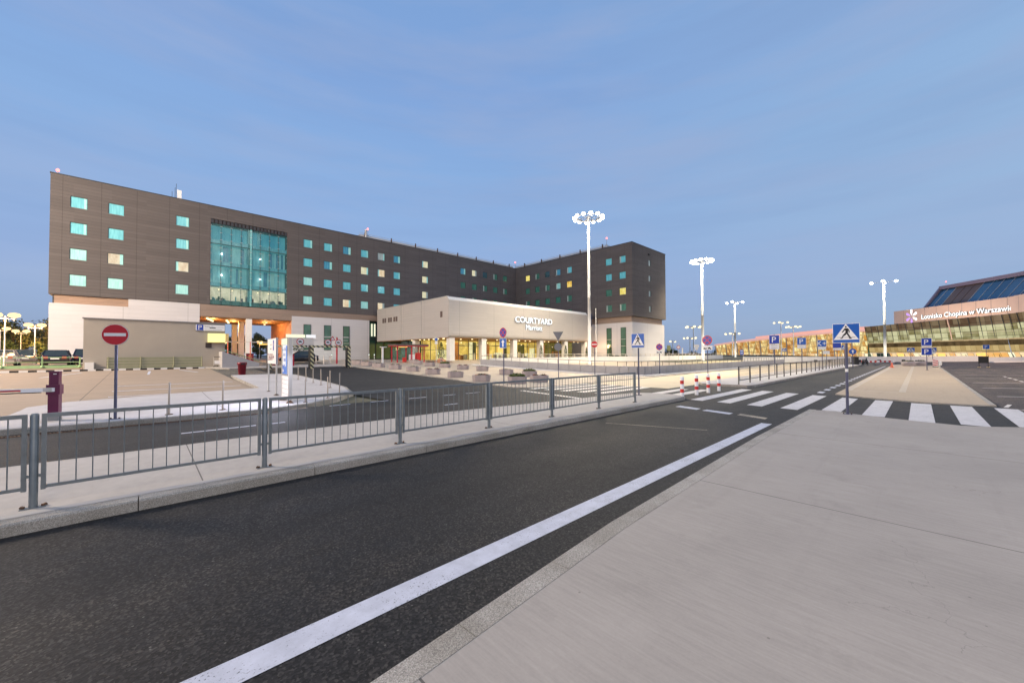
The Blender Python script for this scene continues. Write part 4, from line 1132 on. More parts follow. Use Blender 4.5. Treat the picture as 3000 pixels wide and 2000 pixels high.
sign('pink white notice board low in front of the far terminal', 76.7, 9.9, -86, .05, 2.2, [('plate', board(.8, 1.65, .5, 1))])
sign('two stacked blue P signs on the lay by island', 58.5, -.55, -86, .05, 3.35, [('plate', plate_P(.76, 2.55)), ('plate', plate_P(.76, 1.55)), ('plate', board(.74, 2.36, .17, 1, 'sign_white', 'sign_red'))])
sign('small blue crossing sign left of the stacked P signs', 86.25, .87, -86, .0, 2.65, [('plate', plate_ped(.86, .66, 1.98))])
sign('small blue crossing sign right of the stacked P signs', 88.7, -1.46, -86, .0, 2.65, [('plate', plate_ped(.86, .66, 1.98)), ('plate', board(.6, 1.7, .26, 0))])
sign('small violet P sign in front of the bright terminal entrance', 94.7, -7.2, -86, .0, 3.0, [('plate', plate_P(.66, 2.38, purple=True))])
sign('pale green notice board beside the end of the hotel', 68.8, 31.2, -84, .2, 3.3, [('plate', board(.62, 2.2, .98, 3, 'leaf_lit'))], m='light_metal')
sign('white triangle sign over a round red edged sign beyond the ramp yard', 80.1, 34.3, -84, .3, 3.6, [('plate', plate_round('limit', .36, 2.9))], m='light_metal')
sign('cluster of white boards on twin posts beyond the ramp yard', 82.8, 31.7, -84, .3, 3.5, [('plate', board(.95, 2.9, .5, 1)), ('plate', board(.6, 2.3, .55, 1))], m='light_metal')
sign('plain tall white marker board beyond the ramp yard', 77.5, 32.4, -84, .2, 2.8, [('plate', board(.26, 1.6, 1.2, 0))], m='light_metal')
t = thing('folding_board', 'dark board on two short legs standing on the right hand road', 'sign board', (75.5, -5.5, 0), -86)
b = MB(); b.box(-.42, 0, .55, .42, .05, 1.38, 'soot'); b.build('board', t)
for x in (-.36, .36):
    b = MB(); b.bar((x, .02, .6), (x, .02, 0), .07, .05, 'soot'); b.box(x - .12, -.15, 0, x + .12, .2, .05, 'yellow_paint'); b.build('leg', t)
# sticker band on the near crossing sign post
o_ = [o for o in sc.objects if o.get('label', '').startswith('large blue crossing')][0]
b = MB(); b.cyl((0, .066, 1.27), (0, .066, 1.36), .0375, m='sign_white', n=12, caps=False)
pp = [c for c in o_.children if c.name.startswith('post')][0]
b.build('sticker', pp)

# ------------------------------------------------------------------ bollards and thin posts
def bollard():
    t = thing('traffic_bollard', 'first red and white banded bollard, nearest the end of the near railing', 'bollard', (16.42, 6.9, 0), 0, 'red and white bollards at the crossing')
    b = MB(); b.lathe([(.075, 0), (.075, .86), (.055, .90), (.0, .91)], 'white_plastic', n=16); b.build('tube', t)
    for z in (.24, .60):
        q = MB(); q.lathe([(.0765, z), (.0765, z + .15)], 'red_plastic', n=16); q.build('red_band', t)
    return t
p0 = bollard()
for x, y, lab in ((18.22, 7.0, 'second red and white banded bollard from the near railing'), (19.58, 6.98, 'third red and white banded bollard, just before the last one'), (20.86, 6.93, 'last red and white banded bollard, farthest from the near railing')):
    dup(p0, (x, y, 0), 0, lab)
t0 = thing('slim_post', 'slim metal post nearest the point of the kerbed island, tallest in the picture', 'post', (6.43, 18.21, .13), 0, 'slim metal posts round the island')
b = MB(); b.lathe([(.026, 0), (.026, .92), (.014, .94)], 'post_tan', n=10); b.build('tube', t0)
b = MB(); b.lathe([(.09, 0), (.09, .015)], 'rust', n=10); b.build('foot', t0)
for x, y, s_, lab in ((.52, 15.39, 1.03, 'slim twin edged metal post right of the no entry sign'), (1.82, 15.48, 1.0, 'slim metal post midway between the no entry sign and the price board'),
                      (4.32, 15.72, .92, 'slim metal post just right of the lit information pillar'), (5.42, 16.68, .92, 'short slim metal post on the island kerb near its point'),
                      (7.05, 21.34, .95, 'slim metal post on the curved kerb, first behind the island point'), (7.12, 23.02, .93, 'slim metal post on the island edge, second behind the point'),
                      (7.16, 24.54, .9, 'slim metal post on the island edge, third behind the point'), (7.18, 26.02, .9, 'slim metal post on the island edge, fourth behind the point'),
                      (7.05, 27.2, .9, 'slim metal post on the island edge, farthest from the point')):
    dup(t0, (x, y, gz(x, y) + .13), 0, lab, scale=s_)

# ------------------------------------------------------------------ barrier
t = thing('parking_barrier', 'dark purple parking barrier with a red and white boom on a stained concrete foot', 'barrier', (-1.78, 16.2, .13), -12)
b = MB(); b.box(-.10, -.10, .22, .10, .10, .72, 'purple'); b.box(-.125, -.13, .72, .13, .10, .98, 'purple'); b.box(-.09, -.08, .98, .09, .10, 1.32, 'purple')
b.box(-.10, -.09, 1.31, .10, .11, 1.34, 'purple'); b.box(-.01, -.085, 1.26, .05, -.08, 1.28, 'sign_white'); b.build('housing', t)
b = MB(); b.box(-.11, -.10, -.06, .11, .11, .22, 'grey_metal'); b.build('foot', t)
b = MB(); b.lathe([(.50, -.2), (.47, -.02), (.38, .01)], 'concrete_median', n=20); b.build('concrete_base', t)
b = MB(); b.box(-.55, -.18, .80, .04, -.13, .90, 'white_plastic'); b.box(-.16, -.185, .795, .0, -.13, .905, 'light_metal'); b.build('boom', t)
b = MB(); b.box(-3.6, -.18, .83, -.55, -.13, .87, 'boom_red'); b.box(-3.6, -.18, .87, -.55, -.13, .90, 'white_plastic'); b.box(-3.6, -.175, .775, -.2, -.14, .80, 'rubber'); b.build('boom_stripe', t)

# ------------------------------------------------------------------ information pillar and price board
t = thing('information_pillar', 'tall slim information pillar with a glowing cream and blue display in two grey posts', 'information pillar', (3.88, 16.5, .13), 90 - 3)
# local x runs along the face (towards +y of the world)
for x in (-.62, .62):
    b = MB(); b.box(x - .05, -.06, 0, x + .05, .06, 2.40, 'light_metal'); b.build('post', t)
    b = MB(); b.lathe([(.13, 0), (.09, .04), (.05, .12)], 'rust', (x, 0, 0), 10); b.build('foot', t)
b = MB(); b.box(-.57, -.05, .12, .57, .05, .98, 'white_metal')
for z in (.3, .48, .66, .82): b.box(-.575, -.053, z, .575, .053, z + .012, 'grey_metal')
b.build('lower_panel', t)
disp = MB()
disp.box(-.57, -.08, 1.0, .57, .08, 2.40, 'grey_metal')
for sgn in (1, -1):
    y = .085 * sgn
    q = lambda x0, z0, x1, z1, m, e=0: disp.box(min(x0, x1), min(y, y + .002 * sgn) + e * sgn, z0, max(x0, x1), max(y, y + .002 * sgn) + e * sgn, z1, m)
    q(-.55, 2.15, .55, 2.38, 'lit_cream'); q(.28, 1.05, .28, 2.14, 'lit_cream'); q(-.55, 1.05, .28, 2.14, 'lit_panel')
    q(-.55, 1.05, .27, 1.35, 'lit_blue', .003); q(-.55, 1.35, -.34, 2.1, 'lit_blue', .003)
disp.build('display', t)
b = MB()
for i, z in enumerate((1.12, 1.32, 1.52, 1.72, 1.92)):
    for j in range(5):
        x = -.30 + j * .115; b.box(x, .094, z, x + R.uniform(.04, .09), .096, z + R.uniform(.05, .12), R.choice(['sign_blue_mid', 'sign_blue', 'sign_white']))
        x = -.30 + j * .115; b.box(x, -.096, z, x + R.uniform(.04, .09), -.094, z + R.uniform(.05, .12), R.choice(['sign_blue_mid', 'sign_blue', 'sign_white']))
b.build('display_symbols', t)
t = thing('price_board', 'white price board on two thin posts left of the lit information pillar', 'board', (4.2, 20.3, .15), 90 - 3)
for x in (-1.0, 1.0):
    b = MB(); b.cyl((x, 0, 0), (x, 0, 2.5), .035, m='light_metal', n=10); b.build('post', t)
    b = MB(); b.lathe([(.12, 0), (.03, .05)], 'rust', (x, 0, 0), 8); b.build('foot', t)
b = MB(); b.box(-1.05, -.04, 1.35, 1.05, -.02, 2.48, 'sign_white'); b.box(-1.05, .02, 1.35, 1.05, .04, 2.48, 'sign_white'); b.box(-1.05, -.02, 1.35, 1.05, .02, 2.48, 'sign_back')
b.build('board', t)
# figures on the side that faces the camera (turned to read from there)
b = MB(); b.M = Matrix.Rotation(math.pi, 4, 'Z')
b.text('2600+', -.95, 1.5, .46, -.046, 'maroon', width=1.6)
b.box(-.4, -.046, 2.0, .0, -.044, 2.04, 'grey_metal'); b.box(-.4, -.046, 2.2, .1, -.044, 2.23, 'grey_metal'); b.box(.35, -.046, 1.95, .62, -.044, 2.4, 'sign_blue'); b.text('P', .49, 2.05, .3, -.05, 'sign_white', align='CENTER')
b.build('figures', t)

# ------------------------------------------------------------------ height gates
m_, N_ = newmat('hazard_stripes')
sp_ = N_.n('ShaderNodeSeparateXYZ'); N_.l(N_.coords(), sp_.inputs[0])
q_ = N_.math('LESS_THAN', N_.math('FRACT', N_.math('MULTIPLY', N_.math('ADD', N_.math('ADD', sp_.outputs[0], sp_.outputs[1]), sp_.outputs[2]), 2.4)), .5)
fin(N_, N_.mix(q_, (.70, .62, .34), (.02, .02, .02)), .5)
def hgate(label, x, y, w, right=True, left=True):
    t = thing('height_gate', label, 'height gate', (x, y, gz(x, y)), 0, 'striped height gates of the car park entry')
    for k, s_ in ((0, left), (w, right)):
        if not s_: continue
        b = MB(); b.box(k - .14, -.12, 0, k + .14, .5, 2.25, 'hazard_stripes'); b.box(k - .17, -.10, 0, k - .141, .5, 2.25, 'soot'); b.build('post', t)
    b = MB(); b.box(.0, -.06, 2.05, w, .06, 2.22, 'hazard_stripes'); b.build('crossbar', t)
    b = MB(); b.box(0, .3, 2.75, w, .34, 2.79, 'light_metal'); b.build('upper_bar', t)
    return t
hg1 = hgate('striped yellow and black height gate nearer the information pillar', 8.2, 40.6, 3.1, right=False)
hg2 = hgate('striped yellow and black height gate nearer the planters', 11.6, 40.2, 3.5)
for x, y, z, r, lab, k in ((10.65, 40.45, 2.58, .33, 'round pale sign above the left height gate', 'limit'), (13.0, 40.0, 2.55, .30, 'round white sign on the left of the right height gate', 'limit'),
                           (14.0, 40.0, 2.55, .31, 'round white red edged sign with lorry on the right height gate', 'limit'), (13.45, 40.02, 2.9, .2, 'small red edged triangle sign above the two round signs', 'tri')):
    t = thing('road_sign', lab, 'road sign', (x, y, gz(x, y) + z), 0)
    b = MB()
    if k == 'tri': b.prism([(-.28, -.16), (.28, -.16), (0, .3)], 0, .02, 'sign_red'); b.prism([(-.16, -.1), (.16, -.1), (0, .17)], -.006, 0, 'sign_white')
    else:
        b.disc(0, 0, r, 0, .02, 'sign_red', n=28); b.disc(0, 0, r * .8, -.006, 0, 'sign_white', n=28)
        b.box(-r * .45, -.012, -.06, r * .2, -.006, .08, 'sign_black'); b.box(r * .2, -.012, -.06, r * .42, -.006, .02, 'sign_black')
    b.build('plate', t)
t = thing('lane_sign', 'wide lit cream and white lane sign hanging over a grey board between the gates', 'sign', (12.0, 47.5, gz(0, 47.5)))
b = MB(); b.box(-.9, 0, 3.05, 1.0, .12, 3.4, 'lit_cream'); b.box(1.12, 0, 3.05, 2.1, .12, 3.4, 'lit_panel'); b.build('lit_panel', t)
b = MB(); b.box(-.4, .02, 1.95, 1.9, .1, 3.0, 'light_metal'); b.box(-.75, .02, 1.85, -.45, .1, 2.9, 'rail_brown'); b.build('board', t)
b = MB(); b.box(2.1, .03, 3.2, 5.8, .08, 3.26, 'light_metal'); b.build('arm', t)
for x in (1.75, 4.5):
    b = MB(); b.box(x - .07, .1, 0, x + .07, .24, 3.25 if x > 4 else 3.1, 'boom_red'); b.build('post', t)
b = MB(); b.ball((-.2, .0, 1.72), .0001, 'leaf_dark'); 
for i in range(90):
    a = R.uniform(-.55, .75); z = 1.7 + R.gauss(0, .12); b.poly([(a, R.uniform(-.2, .1), z), (a + .12, 0, z + .03), (a + .05, 0, z + .12)], 'leaf_shrub')
o = b.build('hanging_plant'); tag(o, 'small hanging green plant under the grey lane board', 'plant', loc=(12.0, 47.2, gz(0, 47.5)))
# white stub posts behind the gates
t0 = thing('stub_post', 'white stub posts in a loose row behind the striped height gates', 'post', (10.6, 46.5, gz(0, 46.5)), 0, 'white stub posts behind the height gates')
b = MB(); b.lathe([(.06, 0), (.06, .95), (.03, .98)], 'rail_light', n=8); b.build('tube', t0)
for i, x in enumerate((11.0, 11.5, 11.9, 13.3, 13.8, 14.3, 14.9, 15.5, 16.2)): dup(t0, (x + (i % 2) * .3, 47.2 + (i % 3) * .9, gz(0, 48)), 0)
for x, y, lab, w in ((9.75, 46.0, 'pink red pay machine seen between the lit pillar and the right gate', .5), (6.3, 47.6, 'dark red waste box left of the passage posts', .55), (7.9, 48.2, 'maroon cabinet with an orange face in front of the passage', .6), (10.9, 44.6, 'orange red cabinet leaning by the left post of the right gate', .45)):
    t = thing('machine_cabinet', lab, 'cabinet', (x, y, gz(x, y)))
    b = MB(); b.box(-w / 2, -.2, 0, w / 2, .2, 1.25, 'maroon' if 'orange' not in lab else 'boom_red'); b.box(-w / 2 - .03, -.23, 1.2, w / 2 + .03, .23, 1.28, 'maroon'); b.build('housing', t)
    b = MB(); b.box(-w * .3, -.215, .7, w * .3, -.2, 1.1, 'orange_plastic' if 'orange' in lab else 'sign_white'); b.build('face', t)
for x, y, lab in ((7.3, 45.5, 'tall pale lamp standard left of the lit lane sign, thin square frame'), ):
    t = thing('canopy_frame', 'thin orange lit metal canopy frame in front of the passage', 'frame', (x, y, gz(x, y)))
    for k in (-1.6, .2, 1.9):
        b = MB(); b.cyl((k, 0, 0), (k, 0, 2.5), .04, m='orange_plastic', n=8); b.build('post', t)
    b = MB(); b.box(-1.7, -.03, 2.42, 2.0, .03, 2.5, 'rail_light'); b.build('crossbar', t)
    b = MB(); b.box(1.0, -.1, 2.2, 2.4, .1, 2.34, 'lit_amber'); b.build('lamp', t)
# sloping grey ramp cheek beside the passage
t = thing('ramp_wall', 'grey green sloping ramp wall with a handrail behind the maroon bin', 'wall', (6.0, 44.0, gz(0, 44)))
b = MB(); b.prism([(-.9, 0), (2.0, 0), (2.0, .45), (-.9, 1.55)], 0, 2.4, 'concrete_grey'); b.build('wall', t)
b = MB(); b.bar((-.95, .05, 1.75), (2.0, .05, .65), .06, .06, 'rail_green'); b.build('handrail', t)
# waste bin
t = thing('waste_bin', 'tapered dark maroon waste bin on the asphalt path behind the island', 'bin', (5.07, 33.73, .39))
b = MB(); b.lathe([(.20, 0), (.22, .03), (.26, .8), (.30, .82), (.30, .98), (.27, 1.0)], 'maroon', n=20); b.build('body', t)
b = MB(); b.box(-.13, -.305, .84, .13, -.28, .93, 'soot'); b.build('slot', t)
# luggage trolleys
def trolley(lab, x, y, rz, g='luggage trolleys'):
    t = thing('luggage_trolley', lab, 'trolley', (x, y, gz(x, y) + .02), rz, g)
    b = MB()
    for s_ in (-.38, .38):
        b.cyl((s_, 0, .15), (s_, -.05, 1.0), .02, m='light_metal', n=6); b.cyl((s_, 0, .2), (s_ * .8, .9, .2), .02, m='light_metal', n=6)
    b.cyl((-.38, -.05, 1.0), (.38, -.05, 1.0), .025, m='rubber', n=6); b.cyl((-.38, -.03, .6), (.38, -.03, .6), .015, m='light_metal', n=6); b.cyl((-.3, .9, .2), (.3, .9, .2), .02, m='light_metal', n=6)
    for i in range(5): b.cyl((-.28 + i * .14, 0, .2), (-.28 + i * .14, .9, .2), .012, m='light_metal', n=5)
    b.build('frame', t)
    b = MB(); b.box(-.33, -.06, .34, .33, -.04, .66, 'sign_white'); b.build('advert_panel', t)
    for sx, sy in ((-.36, 0), (.36, 0), (0, .85)):
        b = MB(); b.cyl((sx - .025, sy, .09), (sx + .025, sy, .09), .09, m='rubber', n=10); b.build('wheel', t)
    return t
tr = trolley('single luggage trolley with a white panel beside the grey building corner', 5.0, 45.4, 0)
for i, (x, y) in enumerate(((6.2, 46.9), (6.55, 47.4), (6.9, 47.9), (7.2, 48.5))):
    dup(tr, (x, y, gz(x, y) + .02), 75, 'luggage trolley pushed into the row under the passage edge', 'row of nested luggage trolleys')
t = thing('marker_post', 'square white marker post right of the single luggage trolley', 'post', (5.72, 45.6, .74))
b = MB(); b.box(-.16, -.12, 0, .16, .12, 1.08, 'rail_light'); b.box(-.05, -.125, .9, .05, -.12, .98, 'soot'); b.build('post', t)
# trolley shelter near the pavilion
t = thing('trolley_shelter', 'small shelter with a red frame, dark roof and white boards beside the pavilion', 'shelter', (26.2, 47.4, .8))
for x in (-2.1, 0, 1.9):
    for y in (0, 1.6):
        b = MB(); b.box(x - .06, y - .06, 0, x + .06, y + .06, 2.2, 'boom_red'); b.build('post', t)
b = MB(); b.box(-2.5, -.4, 2.28, 2.4, 2.0, 2.5, 'louvre_brown'); b.box(-2.4, -.42, 2.18, 2.35, 2.0, 2.28, 'boom_red'); b.build('roof', t)
b = MB(); b.box(-1.9, -.3, 2.06, -.8, .1, 2.14, 'lit_amber'); b.build('lamp', t)
b = MB()
for x0 in (-2.0, -1.0, 0.1, 1.0): b.box(x0, 1.6, .3, x0 + .9, 1.63, 2.1, 'glass_shelter')
b.build('glass_panel', t)
b = MB(); b.box(-.35, .1, .3, .05, .14, 1.1, 'sign_white'); b.box(.15, .1, .3, .55, .14, 1.1, 'sign_white'); b.build('notice_board', t)
b = MB(); b.box(.8, .1, .05, 1.45, .5, 1.35, 'red_plastic'); b.box(-1.1, .2, .1, -.7, .5, .7, 'red_plastic'); b.build('machine', t)
t = thing('path_lamp', 'slim white lamp standard with a flat head left of the trolley shelter', 'lamp', (21.6, 46.4, gz(0, 46.4)))
b = MB(); b.box(-.09, -.09, 0, .09, .09, 2.05, 'white_metal'); b.build('post', t)
b = MB(); b.box(-.3, -.12, 2.05, .5, .12, 2.14, 'white_metal'); b.build('head', t)
t = thing('round_sign', 'small round blue and white sign high over the trolley shelter', 'sign', (27.4, 43.2, .65))
b = MB(); b.cyl((0, .02, 0), (0, .02, 3.3), .03, m='light_metal', n=8); b.build('post', t)
b = MB(); b.disc(0, 3.2, .27, -.02, 0, 'sign_white', n=20); b.disc(0, 3.2, .2, -.03, -.02, 'sign_blue_mid', n=20); b.box(-.2, -.02, 2.6, .2, 0, 2.9, 'sign_white'); b.build('plate', t)
t = thing('stone_heap', 'low rounded pile of reddish stones right of the trolley shelter', 'pile', (29.0, 44.6, .72))
b = MB()
for i in range(60):
    a = R.uniform(0, 6.28); r = R.uniform(0, .95); z = .5 * (1 - r * r); b.ball((math.cos(a) * r, math.sin(a) * r * .7, z), R.uniform(.08, .17), R.choice(['lamplit_wall_or_stone', 'planter_concrete', 'lamplit_wall_or_stone']), 6)
b.build('stones', t)
# small ground lights at the hotel foot
for i, (x, y) in enumerate(((19.2, 66.5), (22.3, 66.8), (25.9, 60.5), (26.9, 60.8))):
    t = thing('ground_light', 'low white bollard light shining at the foot of the white hotel wall', 'light', (x, y, 1.05), 0, 'bollard lights before the white hotel wall')
    b = MB(); b.cyl((0, 0, 0), (0, 0, .8), .06, m='light_metal', n=8); b.build('tube', t)
    b = MB(); b.lathe([(.09, 0), (.09, .12)], 'board_cyan', (0, 0, .8), 8); b.build('lamp', t)

# ------------------------------------------------------------------ planters
def clump(b, n, rx, ry, h, mats, z=.0, s=.07, rr=R):
    for i in range(n):
        a = rr.uniform(0, 6.283); r = math.sqrt(rr.random()); x = math.cos(a) * r * rx; y = math.sin(a) * r * ry
        zz = z + rr.random() * h * (1.1 - r * .6)
        d = Vector((rr.gauss(0, 1), rr.gauss(0, 1), rr.gauss(.4, .8))).normalized(); e = d.orthogonal().normalized()
        k = s * rr.uniform(.6, 1.5); c = Vector((x, y, zz))
        b.poly([c - e * k * .4, c + d * k, c + e * k * .4, c - d * k * .5], rr.choice(mats))
def planter(kind, seed):
    rr = random.Random(seed)
    t = thing('flower_planter', '-', 'planter', (0, 0, 0), 0, 'concrete planters on the hotel forecourt')
    b = MB()
    def ring(r, z, c=.22):
        w, d = .60 * r, .42 * r; c *= r
        return [(x, y, z) for x, y in ((-w + c, -d), (w - c, -d), (w, -d + c * .8), (w, d - c * .8), (w - c, d), (-w + c, d), (-w, d - c * .8), (-w, -d + c * .8))]
    lv = [ring(.93, 0), ring(.95, .04), ring(1.0, .40), ring(.97, .44), ring(.88, .44), ring(.86, .38)]
    p = [q for l in lv for q in l]
    b.faces(p, [(j * 8 + k, j * 8 + (k + 1) % 8, (j + 1) * 8 + (k + 1) % 8, (j + 1) * 8 + k) for j in range(5) for k in range(8)], 'planter_concrete')
    b.build('tub', t)
    b = MB(); b.poly(ring(.87, .39), 'soil'); b.build('soil', t)
    b = MB()
    if kind == 'green': clump(b, 420, .5, .33, .28, ['leaf_lit', 'leaf_lit', 'leaf_olive'], .38, .08, rr)
    elif kind == 'flowers': clump(b, 260, .48, .32, .14, ['leaf_dark', 'leaf_shrub', 'petal'], .38, .06, rr)
    elif kind == 'two':
        for q in (-.28, .27):
            bb = MB(); clump(bb, 130, .2, .2, .13, ['leaf_dark', 'soot', 'petal'], .38, .06, rr)
            i0 = len(b.v); b.v += [(x + q, y, z) for x, y, z in bb.v]; b.f += [tuple(k + i0 for k in f) for f in bb.f]
            b.m += [b._mi(bb.mats[k]) for k in bb.m]; b.s += bb.s
    else: clump(b, 170, .46, .3, .10, ['leaf_dark', 'leaf_olive', 'leaf_shrub'], .38, .06, rr)
    b.build('plants', t)
    return t
PLN = [(16.95, 17.4, 'green', 'nearest planter on the forecourt, filled with bright yellow green leaves, behind the near railing'),
       (16.5, 20.4, 'flowers', 'planter with dark red flowers at the kerb, just left of the one way sign post'),
       (16.95, 24.05, 'low', 'kerbside planter with small green plants, second from the one way sign post'),
       (17.15, 27.5, 'two', 'kerbside planter with two dark clumps, third from the one way sign post'),
       (17.4, 31.2, 'low', 'kerbside planter with sparse low green, fourth from the one way sign post'),
       (17.6, 35.0, 'two', 'kerbside planter with two dark tufts, fifth from the one way sign post'),
       (17.45, 38.4, 'low', 'kerbside planter with a bare greenish top, sixth from the one way sign post'),
       (17.7, 41.9, 'flowers', 'kerbside planter with dark plants next to last towards the height gates'),
       (17.95, 45.1, 'low', 'farthest kerbside planter, right beside the striped height gate'),
       (18.9, 17.3, 'two', 'planter with dark tufts half hidden behind the yellow green planter'),
       (22.3, 21.5, 'green', 'planter with low greenery behind the one way sign post'),
       (22.1, 24.0, 'low', 'second row planter just behind the dark red flower planter'),
       (23.4, 28.8, 'low', 'second row planter alone between the kerb row and the column nearest the corner'),
       (23.0, 31.4, 'two', 'second row planter with two dark tufts below the pavilion corner'),
       (23.4, 35.2, 'green', 'second row planter with yellowish leaves below the shelter stones'),
       (23.4, 38.2, 'flowers', 'second row planter with dark flowers in front of the shelter boards'),
       (24.6, 42.9, 'low', 'second row planter in front of the trolley shelter, left half'),
       (25.5, 45.6, 'two', 'second row planter closest to the trolley shelter posts')]
protos = {}
for i, (x, y, k, lab) in enumerate(PLN):
    if k not in protos:
        protos[k] = planter(k, 11 + i); r_ = protos[k]; r_.location = (x, y, gz(x, y) + .05); r_.rotation_euler = (0, 0, rad(-45 + R.uniform(-8, 8))); r_['label'] = lab
    else:
        dup(protos[k], (x, y, gz(x, y) + .05), -45 + R.uniform(-8, 8), lab)

# shrubs and small trees in tubs
def shrub(lab, x, y, z, h, w, rz=0):
    t = thing('potted_shrub', lab, 'shrub', (x, y, z), rz, 'potted evergreens before the lobby glass')
    rr = random.Random(int(x * 10)); b = MB(); b.lathe([(.2, 0), (.26, .4), (.28, .42), (.24, .42)], 'planter_concrete', n=12); b.build('pot', t)
    b = MB(); b.cyl((0, 0, .3), (0, 0, h * .8), .03, m='bark', n=6); b.build('trunk', t)
    b = MB()
    for i in range(620):
        f = rr.random(); zz = .45 + f * (h - .5); r = w * (1 - f) ** .6 * (.55 + .45 * rr.random()) * (1 + .15 * math.sin(f * 14))
        a = rr.uniform(0, 6.283); c = Vector((math.cos(a) * r, math.sin(a) * r, zz)); d = Vector((rr.gauss(0, 1), rr.gauss(0, 1), rr.gauss(.6, .6))).normalized(); e = d.orthogonal().normalized(); k = rr.uniform(.05, .12)
        b.poly([c - e * k * .5, c + d * k, c + e * k * .5, c - d * k * .5], rr.choice(['leaf_shrub', 'leaf_dark', 'leaf_shrub', 'leaf_olive']))
    b.build('crown', t)
for x, y, h, w, lab in ((30.4, 46.6, 2.6, .6, 'bushy potted evergreen left of the pavilion corner column'), (49.2, 44.6, 2.5, .42, 'conical potted evergreen before the third lobby bay'),
                        (55.9, 44.6, 2.5, .42, 'conical potted evergreen before the fourth lobby bay, by the reversed signs'), (62.3, 44.6, 2.3, .3, 'narrow potted evergreen partly hidden by the tall mast'),
                        (66.2, 41.8, 2.5, .5, 'potted evergreen against the warm lit hotel base right of the mast')):
    shrub(lab, x, y, gz(x, y) + .3 if x < 66 else 1.05, h, w)

# ------------------------------------------------------------------ sunken ramp: parapet, white wall, rails
t = thing('ramp_parapet', 'low grey concrete parapet of upright panels curving round the ramp yard', 'parapet wall', (29.5, 15.6, 0))
pts = [(29.5, 36.6)] + [(29.5, 36.6 - i * 1.35) for i in range(1, 15)] + [(29.62, 16.9), (29.95, 16.3), (30.5, 15.95), (31.3, 15.8)] + [(31.3 + i * 1.35, 15.75) for i in range(1, 36)]
for i, ((x0, y0), (x1, y1)) in enumerate(zip(pts, pts[1:])):
    b = MB(); z0, z1 = gz(x0, y0), gz(x1, y1)
    L = math.hypot(x1 - x0, y1 - y0); g = .018 / L
    ax, ay, bx_, by_ = x0 + (x1 - x0) * g, y0 + (y1 - y0) * g, x1 - (x1 - x0) * g, y1 - (y1 - y0) * g
    n = Vector((-(y1 - y0), x1 - x0)).normalized() * .07
    hgt = .82
    p = [(ax - n.x, ay - n.y, z0 - .1), (bx_ - n.x, by_ - n.y, z1 - .1), (bx_ + n.x, by_ + n.y, z1 - .1), (ax + n.x, ay + n.y, z0 - .1),
         (ax - n.x, ay - n.y, z0 + hgt), (bx_ - n.x, by_ - n.y, z1 + hgt), (bx_ + n.x, by_ + n.y, z1 + hgt), (ax + n.x, ay + n.y, z0 + hgt)]
    b.faces(p, [(0, 3, 2, 1), (4, 5, 6, 7), (0, 1, 5, 4), (1, 2, 6, 5), (2, 3, 7, 6), (3, 0, 4, 7)], 'concrete_grey')
    b.build('wall_panel', t, True)
b = MB()
for (x0, y0), (x1, y1) in zip(pts, pts[1:]):
    b.bar((x0 + .5, y0 + .5, gz(x0, y0) + 1.22), (x1 + .5, y1 + .5, gz(x1, y1) + 1.22), .04, .04, 'rail_dark')
    b.bar((x0 + .5, y0 + .5, gz(x0, y0)), (x0 + .5, y0 + .5, gz(x0, y0) + 1.22), .03, .03, 'rail_dark')
b.build('handrail', t, True)
t = thing('ramp_wall', 'long bright white retaining wall across the ramp yard with a pale railing on top', 'wall', (60, 36, .4))
b = MB()
for i in range(18):
    x0 = 30.7 + i * 4.5; b.box(x0 + .01, 36.0, .0, x0 + 4.49, 36.35, 1.42, 'concrete_white')
b.build('wall', t, True)
b = MB(); b.box(30.0, 36.05, 1.84, 112, 36.11, 1.9, 'rail_light'); b.box(30.6, 36.05, 1.6, 112, 36.09, 1.63, 'rail_light')
b.build('top_rail', t, True)
for i in range(44):
    b = MB(); x = 30.7 + i * 1.85; b.box(x - .03, 36.04, 1.42, x + .03, 36.12, 1.86, 'rail_light'); b.build('rail_post', t, True)
b = MB(); b.bar((30.0, 36.1, 1.87), (29.5, 36.8, 1.5), .06, .06, 'rail_light'); b.bar((29.5, 36.8, 1.5), (29.5, 36.8, .6), .06, .06, 'rail_light'); b.build('end_rail', t, True)
t = thing('low_hedge', 'thin dark hedge just behind the pale railing of the ramp wall', 'hedge', (80, 38.5, .5))
b = MB()
for i in range(2600):
    x = R.uniform(-19, 32); b.poly([(x, R.uniform(-.2, .2), R.uniform(.75, 1.12)), (x + .16, 0, R.uniform(.85, 1.15)), (x + .08, .1, R.uniform(.7, 1.2))], R.choice(['leaf_dark', 'leaf_olive']))
b.build('leaves', t)
# white wall across the far end of the road
t = thing('end_wall', 'long low white wall with small dark openings across the far end of the road', 'wall', (104, -2, 0))
W = [(86, 24), (92.5, 15.6), (99.5, 8.4), (104, 4), (108, -.3), (113, -4.6), (120, -8.5)]
b = MB()
for (x0, y0), (x1, y1) in zip(W, W[1:]):
    b.bar((x0, y0, .62), (x1, y1, .62), .3, 1.05, 'concrete_white')
b.build('wall', t, True)
b = MB()
for (x0, y0), (x1, y1) in zip(W, W[1:]):
    b.bar((x0 - .05, y0, 1.75), (x1 - .05, y1, 1.75), .05, .06, 'rail_light')
    for k in range(4): b.bar((x0 + (x1 - x0) * k / 4, y0 + (y1 - y0) * k / 4, 1.1), (x0 + (x1 - x0) * k / 4, y0 + (y1 - y0) * k / 4, 1.75), .04, .04, 'rail_light')
b.build('railing', t, True)
for x, y in ((93.6, 14), (95.4, 12.2), (99.2, 8.2), (101.9, 5.6), (105, 2.4)):
    b = MB(); b.box(x - .5, y - .6, .12, x - .16, y - .1, .55, 'soot'); b.build('opening', t, True)
